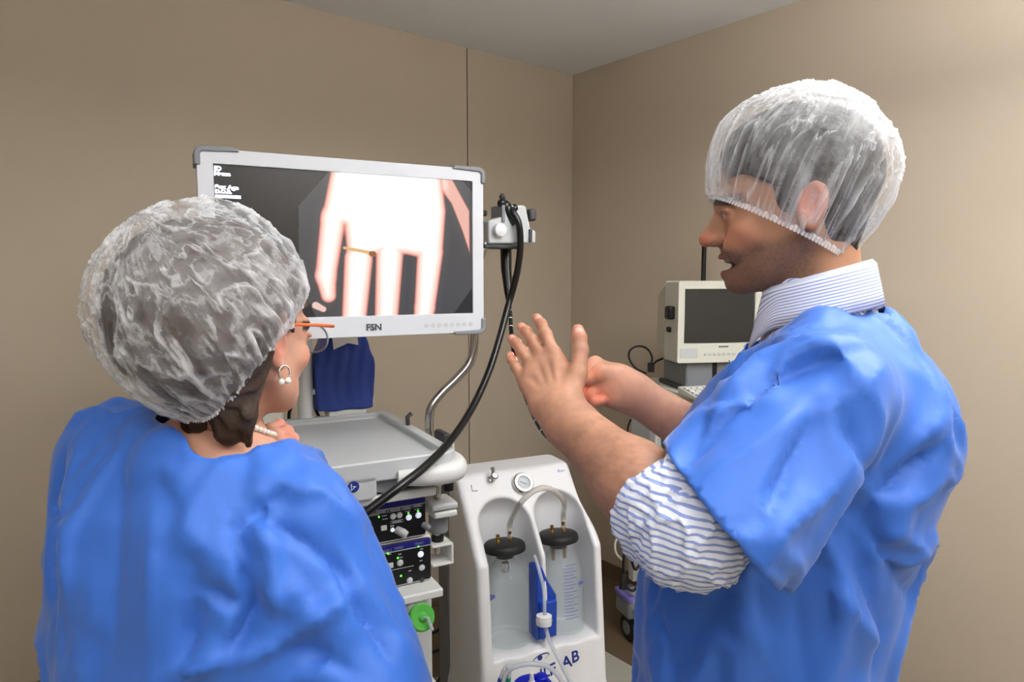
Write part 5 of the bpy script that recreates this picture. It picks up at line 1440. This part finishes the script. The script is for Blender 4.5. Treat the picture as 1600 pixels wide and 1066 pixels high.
# collar: a stand round the neck folded over into a falling flap, open at the throat
cR = frame(MF); cc = nkb + np.array([-.016, .0, .030])
NPH = 90
rows = [(.060, .0, 0), (.061, .020, 0), (.062, .040, 0), (.0645, .0445, .004), (.068, .040, .010), (.072, .022, .022), (.076, .004, .036), (.080, -.014, .050)]
vs = []; sv = []
for ri, (rr, zz_, s_) in enumerate(rows):
    for k in range(NPH + 1):
        a = math.radians(18 + 324 * k / NPH)             # opening faces forward
        back = .5 - .5 * math.cos(a)
        fall = 1.0
        tipx = max(0, 1 - min(k, NPH - k) / 10.0)
        z = zz_ * (1.0) + .040 * (back - .45) - (tipx ** 1.5) * .030 * (ri >= 5)
        r_ = rr + .006 * tipx * (ri >= 5) + (.006 if back < .3 else 0) * 0
        vs.append(cc + cR @ np.array([r_ * math.cos(a) * 1.04 - .004, r_ * math.sin(a), z])); sv.append(s_ + (.046 - zz_ if ri > 3 else zz_ + .05))
fs = [(r_ * (NPH + 1) + k, r_ * (NPH + 1) + k + 1, (r_ + 1) * (NPH + 1) + k + 1, (r_ + 1) * (NPH + 1) + k) for r_ in range(len(rows) - 1) for k in range(NPH)]
co = mesh_obj('collar', np.array(vs) + Mi, np.array(fs), M_shirt, MAN, smooth=180, solid=.002); st_attr(co, np.array(sv))
# --- gown
GK = [(.60, .350, .95, .205, .172), (.80, .352, .95, .202, .168), (.98, .357, .955, .200, .164), (1.10, .366, .955, .200, .170), (1.22, .385, .955, .198, .182), (1.32, .412, .955, .192, .185), (1.40, .434, .95, .182, .165), (1.47, .446, .95, .155, .125), (1.52, .442, .95, .108, .088)]
se = sL + ud * .190                                       # end of the short sleeve
se2 = se + np.array([0.002, 0, -.015])
sRe = sR + unit(eR - sR) * .20
def gown_fn(g):
    d = torso_fn(g, GK, MF, ML, 1.535, .62, .03)
    d = smin(d, cap(g, sL - ML * .05, sR + ML * .05, .066, .066), .04)
    d = smin(d, cap(g, sL, se2 + (se2 - sL) * .25, .074, .098), .03)
    d = smin(d, cap(g, sR, sRe + (sRe - sR) * .15, .074, .100), .045)
    return d
gv, gq = sdf_mesh(gown_fn, (.0, .45, .58), (.85, 1.42, 1.60), .0078, 3)
sd = unit(se2 - sL); rd_ = unit(sRe - sR)
nk = gv - nkb; axd = nk @ nk_ax; rad = np.linalg.norm(nk - np.outer(axd, nk_ax), axis=1)
fr_ = (nk @ MF)
drop = (rad < .072 + .056 * sst(.0, .10, fr_)) & (gv[:, 2] > 1.42)
gp_t = Pts(gv); d_t = torso_fn(gp_t, GK, MF, ML, 1.535, .62, .03)
d_s = cap(gp_t, sL, se2 + (se2 - sL) * .25, .074, .098)
arm_side = ((gv - se2) @ unit(sd + np.array([0, .40, 0])) > 0) & ((gv - sL) @ sd > .05) & (d_s < d_t - .006)
arm_sideR = ((gv - sRe) @ rd_ > 0) & (cap(gp_t, sR, sRe + (sRe - sR) * .15, .074, .100) < d_t - .006)
drop |= arm_side | arm_sideR | (gv[:, 2] < .64)
gv, gq = cut(gv, gq, drop); gv = smooth_boundary(gv, gq, 12)
gv = crumple(gv, gq, 3, .005, .0056)
MFOLDS = [([(1335, 545), (1270, 560), (1200, 585), (1120, 655), (1075, 715)], -.013, .016, 's'),
          ([(1330, 530), (1255, 540), (1185, 570), (1110, 640)], .010, .016, 'r'),
          ([(1165, 540), (1130, 590), (1095, 660), (1060, 730)], -.008, .010, 'r'),
          ([(1180, 525), (1150, 570), (1105, 640)], .007, .010, 'r'),
          ([(1340, 590), (1310, 640), (1335, 700), (1365, 760)], -.008, .011, 's'),
          ([(1280, 635), (1235, 720), (1175, 840)], -.010, .016, 's'),
          ([(1385, 570), (1330, 620), (1285, 650)], .007, .014, 'r'),
          ([(1250, 640), (1190, 690), (1100, 745)], .006, .014, 'r'),
          ([(1350, 700), (1300, 760), (1220, 830), (1175, 900)], .008, .018, 'r'),
          ([(1355, 800), (1420, 740), (1470, 700)], -.014, .016, 's'),
          ([(1365, 770), (1425, 700), (1475, 650)], .009, .016, 'r'),
          ([(1350, 815), (1400, 880), (1425, 930)], -.012, .016, 'r'),
          ([(1330, 830), (1345, 900), (1380, 985), (1365, 1050)], -.010, .016, 's'),
          ([(1375, 830), (1425, 850), (1450, 870)], .008, .013, 'r'),
          ([(1290, 890), (1330, 960), (1375, 1010)], .009, .020, 'r'),
          ([(1245, 930), (1248, 1000), (1250, 1064)], -.005, .012, 'r'),
          ([(1240, 900), (1150, 900), (1070, 905)], .006, .022, 'r'),
          ([(1030, 960), (1040, 1010), (1055, 1064)], -.006, .012, 'r'),
          ([(1110, 940), (1180, 990), (1210, 1060)], .005, .030, 'r'),
          ([(1420, 560), (1450, 620), (1465, 690)], .006, .020, 'r')]
gv = folds(gv, gq, [(a, b * 1.75, c * .85, m) for a, b, c, m in MFOLDS])
gv = relax(gv, gq, 1, .12)
go_ = mesh_obj('gown', gv + Mi, gq, M_gown, MAN, smooth=180, solid=.0012)
# --- trousers and shoes
tv, tq = sdf_mesh(lambda g: legs_fn(g, MHIP, ML, MF, (.098, .075, .066)), (.1, .7, .05), (.65, 1.2, 1.05), .012, 1)
mesh_obj('trousers', tv + Mi, tq, M_trousers, MAN, smooth=180)
def shoe(parent, hip, lf, f, s, off):
    h = hip + lf * s * .09; R_ = np.stack([f, lf, [0, 0, 1]])
    a = np.array([h[0], h[1], .045]) - f * .05; b = np.array([h[0], h[1], .038]) + f * .15
    v, q = sdf_mesh(lambda g: np.maximum(smin(cap(g, a, b, .046, .040), cap(g, a + np.array([0, 0, .04]), a, .048, .045), .02), .003 - g.p[2]), *[np.array(x) for x in (np.minimum(a, b) - .07, np.maximum(a, b) + .11)], .007, 1)
    mesh_obj('shoe', v + off, q, M_shoe, parent, smooth=180)
for s in (-1, 1): shoe(MAN, MHIP, ML, MF, s, Mi)
# the endoscope tip lights the palm in front of it
tipp = A3(886, 566, 1.050)
sl = bpy.data.lights.new('endoscope_tip_light', 'SPOT'); sl.energy = 2.8; sl.spot_size = math.radians(120); sl.spot_blend = .6; sl.shadow_soft_size = .004; sl.color = (1, .97, .93)
slo = bpy.data.objects.new('endoscope_tip_light', sl); COL.objects.link(slo); slo.parent = E_
slo.location = Vector(tipp) - Vector(E_.location); slo.rotation_euler = (Vector(A3(855, 545, .98)) - Vector(tipp)).to_track_quat('-Z', 'Y').to_euler()
# ================================================================ the woman at the left
WF = unit((.32, .947, 0)); WL = np.array([-WF[1], WF[0], 0])
WCC = np.array([-.417, .90, 1.305])
wsL = WCC + WL * .160 + np.array([0, 0, .02]); wsR = WCC - WL * .160 + np.array([0, 0, -.036])
weR = A3(572, 1090, .84); wwR = A3(468, 750, 1.00)
weL = A3(185, 1085, .90); wwL = A3(185, 1260, 1.02)
WHIP = np.array([-.40, .90, .86])
wfw = unit((.40, .915, -.06)); WRm = frame(wfw)
whc = np.array([-.360, .905, 1.506]); WS = .95
WOM = thing('person', 'person in glasses, pearls, white hair net and blue gown, seen from behind', 'person', (WHIP[0], WHIP[1], 0))
Wi = -np.array([WHIP[0], WHIP[1], 0])
WKEYS = [(.84, WHIP[0], WHIP[1], .175, .125), (1.0, -.405, .90, .150, .115), (1.15, -.41, .90, .150, .115), (1.25, -.416, .90, .150, .105), (1.33, -.417, .905, .125, .085), (1.38, -.41, .91, .075, .06)]
wnkb = WCC + np.array([.022, .012, .075])
def wom_core(g, grow=0.0):
    d = torso_fn(g, [(z, x, y, a + grow, b + grow) for z, x, y, a, b in WKEYS], WF, WL, 1.39 + grow, .80)
    d = smin(d, cap(g, wsL - WL * .03, wsR + WL * .03, .046 + grow, .046 + grow), .05)
    d = smin(d, cap(g, WCC + np.array([.005, .0, .02]), wnkb + np.array([.01, .005, .05]), .056 + grow, .048 + grow), .03)
    return d
wnd = WRm.T @ unit(wnkb + np.array([0, 0, -.03]) - (whc + WRm @ np.array([-.028, 0, -.045]) * WS))
hv, hq = sdf_mesh(lambda g: head_fn(g, False, wnd, False), (-.16, -.105, -.27), (.14, .105, .135), .0023, 1)
hcol = head_cols(hv, False, False)
hvw = to_world(hv * WS, WRm, whc)
# right hand raised to the chest, fingers curled
def W3(px, py, d): return nv(P(px + 4, py - 20, d))
HI = [(W3(418, 692, 1.010), .0095), (W3(432, 684, 1.030), .0088), (W3(446, 694, 1.040), .0080), (W3(449, 706, 1.035), .0070)]
HM = [(W3(426, 702, .998), .0095), (W3(442, 694, 1.015), .0088), (W3(454, 705, 1.025), .0080), (W3(455, 717, 1.020), .0070)]
HR = [(W3(434, 714, .990), .0092), (W3(449, 708, 1.002), .0085), (W3(459, 720, 1.010), .0078), (W3(458, 731, 1.005), .0068)]
HP = [(W3(442, 727, .985), .0085), (W3(454, 724, .995), .0075), (W3(461, 735, 1.000), .0068), (W3(460, 744, .996), .0060)]
HT = [(W3(425, 735, 1.02), .0130), (W3(418, 715, 1.035), .0110), (W3(424, 700, 1.045), .0095), (W3(434, 697, 1.048), .0078)]
palmH = [(W3(440, 750, 1.005), HI[0][0], .0150, .0110), (W3(446, 752, 1.000), HM[0][0], .0150, .0110), (W3(452, 754, .996), HR[0][0], .0145, .0105), (W3(458, 756, .994), HP[0][0], .0140, .0095), (W3(438, 752, 1.01), HT[0][0], .015, .013)]
def warm(g):
    q = unit(wwR - weR)
    d = smin(cap(g, weR, weR + q * .10, .038, .038), cap(g, weR + q * .08, wwR, .037, .026), .03)
    return hand_fn(g, d, [HI, HM, HR, HP, HT], palmH)
lo, hi = bounds([p for c in (HI, HM, HR, HP, HT) for p, _ in c] + [weR, wwR], .05)
wav, waq = sdf_mesh(warm, lo, hi, .0028, 1)
wac = skin_cols(wav, (206, 150, 128), 6, .08)
for ch in (HI, HM, HR, HP, HT): wac = blendc(wac, .4 * sst(.02, .006, np.linalg.norm(wav - ch[1][0], axis=1)), lin(214, 126, 108))
# left arm hanging at her side, hand relaxed
lw = wwL; ld_ = unit(wwL - weL)
def lfing(o, sgn=1):
    b = lw + ld_ * .075 + WF * o * .02; return [(b, .0088), (b + ld_ * .032 - WL * .004, .0082), (b + ld_ * .055 - WL * .012, .0076), (b + ld_ * .068 - WL * .020, .0066)]
lch = [lfing(o) for o in (1.5, .5, -.5, -1.5)] + [[(lw + ld_ * .02 + WF * .02, .012), (lw + ld_ * .05 + WF * .045, .0105), (lw + ld_ * .078 + WF * .05, .0085)]]
def warmL(g):
    d = smin(cap(g, weL, weL + ld_ * .1, .038, .038), cap(g, weL + ld_ * .08, lw, .037, .026), .03)
    return hand_fn(g, d, lch, [(lw, lw + ld_ * .075 + WF * o * .02, .017, .012) for o in (1.5, .5, -.5, -1.5)])
lo, hi = bounds([weL, lw + ld_ * .16], .08)
wlv, wlq = sdf_mesh(warmL, lo, hi, .004, 1)
wbv, wbq = sdf_mesh(lambda g: smin(smin(wom_core(g, -.003), cap(g, wsL, weL, .043, .037), .03), smin(cap(g, wsR, weR, .043, .037), legs_fn(g, WHIP - np.array([0, 0, .08]), WL, WF, (.082, .055, .040), .45), .02), .03), (-.75, .6, .03), (.0, 1.25, 1.42), .010, 1)
V_, Q_, C_l = join([(hvw, hq, hcol), (wav, waq, wac), (wlv, wlq, skin_cols(wlv, (206, 150, 128), 6)), (wbv, wbq, skin_cols(wbv, (204, 152, 128), 2))])
wb_ = mesh_obj('body', V_ + Wi, Q_, M_skinf, WOM, smooth=180); set_cols(wb_, C_l)
# --- hair: full mass under the net, a gathered tail at the nape and loose locks before the ear
def wom_hair(g):
    d = ell(g, (-.018, 0, .036), (.106, .085, .090))
    d = smin(d, ell(g, (-.046, .014, .028), (.134, .114, .124)), .03)
    d = smin(d, cap(g, (-.055, -.035, -.04), (-.050, -.030, -.130), .036, .018), .03)
    d = smin(d, cap(g, (-.055, .035, -.04), (-.055, .025, -.120), .036, .018), .03)
    x, y, z = g.p
    keep = np.minimum(np.maximum(.036 - z - .0 * x, x - .074), np.maximum(x + .030, -.16 - z))
    d = smax(d, keep, .008)
    d = smin(d, cap(g, (-.036, -.072, -.020), (-.046, -.056, -.105), .012, .012), .010)
    d = smin(d, cap(g, (-.046, -.056, -.105), (-.034, -.050, -.150), .012, .004), .010)
    d = smin(d, cap(g, (.020, -.074, .045), (.022, -.0715, .004), .007, .004), .006)
    d = d + .0018 * np.sin(y * 420 + x * 260 + 4 * np.sin(z * 40))
    return d
whv, whq = sdf_mesh(wom_hair, (-.21, -.13, -.19), (.12, .15, .17), .0030, 1)
mesh_obj('hair', to_world(whv * WS, WRm, whc) + Wi, whq, M_hairbrown, WOM, smooth=180)
hair_net('hair_net', WOM, WRm, whc + Wi, (-.040, .016, .030), (.152, .130, .142), (.004, 0, -.030), 44, .118, .089, 41, opac=.12, crum=.0025, amax=122, pl=.8, grip=.32, S=WS, side=.045, lump=.006)
# --- glasses, earring, pearls
GL = bpy.data.objects.new('glasses', None); COL.objects.link(GL); GL.parent = WOM
def wl(p): return to_world(np.array([p]) * WS, WRm, whc)[0] + Wi
for s in (-1, 1):
    ob('temple_arm', MB().tube([wl((-.02, s * .081, .008)), wl((.02, s * .080, .013)), wl((.07, s * .076, .012)), wl((.112, s * .070, .010))], [.0014, .0020, .0024, .0026], 8), M_frame, GL, smooth=180)
    rim = [wl((.112 - .006 * abs(math.cos(a)), s * .036 + .029 * math.cos(a), -.010 + .021 * math.sin(a))) for a in np.linspace(0, 2 * math.pi, 28, endpoint=False)]
    ob('lens_rim', MB().tube(rim, .0014, 8, closed=True), M_grey, GL, smooth=180)
    ob('lens', MB().add(rim, [tuple(range(28))]), M_lens, GL, smooth=0)
ob('bridge', MB().tube([wl((.112, .008, -.004)), wl((.1155, 0, .0)), wl((.112, -.008, -.004))], .0014, 8), M_frame, GL, smooth=180)
er = MB(); ec = wl((-.006, -.083, -.052))
er.tube([Vector(ec) + Vector((.0, 0, .0)) + (Vector(WRm[:, 0]) * math.cos(a) + Vector((0, 0, 1)) * math.sin(a)) * .010 for a in np.linspace(0, 2 * math.pi, 20, endpoint=False)], .0012, 8, closed=True)
EO = ob('earring', er, M_chrome, WOM, smooth=180)
for dx in (-.006, .006): ob('earring_pearl', MB().ball(ec + WRm[:, 0] * dx + np.array([0, 0, -.0105]), .0042), M_pearl, EO, smooth=180)
pm = MB(); nV, nQ, _ = join([(hvw, hq, hcol), (wbv, wbq, wbv)]); nbv = BVHTree.FromPolygons(nV.tolist(), nQ.tolist())
for k in range(66):
    a = 2 * math.pi * k / 66; dr_ = WF * math.cos(a) + WL * math.sin(a)
    ctr = wnkb + np.array([0, 0, .010 - .034 * math.cos(a) + .012 * math.sin(a)])
    h_ = nbv.ray_cast(Vector(ctr + dr_ * .13), Vector(-dr_))[0]
    q = (np.array(h_) if h_ is not None else ctr + dr_ * .06) + dr_ * .0035
    pm.ball(q + Wi, .0042, seg=10, rings=6)
nk_ = ob('pearl_necklace', pm, M_pearl, WOM, smooth=180); nk_['kind'] = 'stuff'
# --- gown
WGK = [(.52, -.39, .90, .215, .20), (.80, -.392, .90, .208, .190), (.98, -.395, .90, .200, .180), (1.12, -.402, .90, .203, .170), (1.22, -.410, .90, .203, .156), (1.29, -.414, .90, .190, .135), (1.345, -.414, .905, .152, .105), (1.39, -.41, .91, .105, .080)]
usR = unit(weR - wsR); usL = unit(weL - wsL)
def wgown(g):
    d = torso_fn(g, WGK, WF, WL, 1.40, .55, .03)
    d = smin(d, cap(g, wsL - WL * .05, wsR + WL * .05, .064, .050), .04)
    d = smin(d, cap(g, wsR, weR + usR * .02, .060, .068), .05)
    d = smin(d, cap(g, wsL, weL + usL * .06, .072, .078), .05)
    d = smin(d, cap(g, weR, weR + unit(wwR - weR) * .20, .070, .060), .04)
    return d
gv, gq = sdf_mesh(wgown, (-.80, .50, .50), (.02, 1.30, 1.46), .0078, 3)
nk = gv - wnkb; nax = unit((.10, .06, 1)); axd = nk @ nax; rad = np.linalg.norm(nk - np.outer(axd, nax), axis=1)
drop = (rad < .076 + .024 * sst(0, .08, nk @ WF) + .036 * sst(.0, .07, -(nk @ WL))) & (gv[:, 2] > 1.28)
drop |= ((gv - (weL + usL * .045)) @ usL > 0) & (np.linalg.norm(gv - weL, axis=1) < .16)
qf = unit(wwR - weR)
drop |= ((gv - (weR + qf * .20)) @ qf > 0) & (np.linalg.norm(np.cross(gv - weR, qf), axis=1) < .09) & (np.linalg.norm(gv - weR, axis=1) < .35) & ((gv - WCC) @ WF > .10)
drop |= gv[:, 2] < .57
gv, gq = cut(gv, gq, drop); gv = smooth_boundary(gv, gq, 8)
gv = crumple(gv, gq, 23, .0045, .0046)
WFOLDS = [([(95, 715), (76, 784), (72, 880), (80, 940)], -.013, .012, 's'),
          ([(125, 690), (112, 760), (105, 860), (110, 960)], .007, .018, 'r'),
          ([(190, 720), (180, 850), (175, 1040)], -.005, .024, 'r'),
          ([(240, 760), (240, 900), (235, 1050)], .005, .030, 'r'),
          ([(297, 915), (292, 970), (280, 1037)], -.012, .012, 's'),
          ([(450, 760), (400, 795), (363, 830)], -.010, .012, 's'),
          ([(362, 825), (378, 880), (392, 950), (372, 990), (352, 1025)], -.016, .013, 's'),
          ([(385, 800), (420, 860), (430, 930), (410, 1000)], .008, .020, 'r'),
          ([(398, 801), (455, 840), (520, 880), (552, 906)], -.009, .010, 's'),
          ([(302, 924), (345, 940), (387, 960)], -.010, .010, 's'),
          ([(363, 1040), (440, 1000), (551, 932)], .010, .016, 'r'),
          ([(520, 880), (560, 950), (612, 1037)], -.011, .013, 's'),
          ([(540, 870), (585, 940), (630, 1010)], .007, .014, 'r'),
          ([(440, 760), (500, 770), (560, 820)], .007, .016, 'r'),
          ([(271, 1055), (310, 1045), (352, 1028)], .008, .010, 'r'),
          ([(380, 870), (420, 930), (470, 960)], .006, .016, 'r'),
          ([(200, 660), (260, 690), (350, 715)], .003, .018, 'r'),
          ([(440, 1010), (500, 1030), (560, 1060)], -.008, .014, 's')]
gv = folds(gv, gq, [(a, b * 1.9, c * .82, m) for a, b, c, m in WFOLDS])
gv = relax(gv, gq, 1, .12)
mesh_obj('gown', gv + Wi, gq, M_gown, WOM, smooth=180, solid=.0012)
tv, tq = sdf_mesh(lambda g: legs_fn(g, WHIP - np.array([0, 0, .08]), WL, WF, (.095, .068, .055), .45), (-.65, .7, .05), (-.15, 1.1, .98), .012, 1)
mesh_obj('trousers', tv + Wi, tq, M_trousers, WOM, smooth=180)
for s in (-1, 1): shoe(WOM, WHIP, WL, WF, s, Wi)
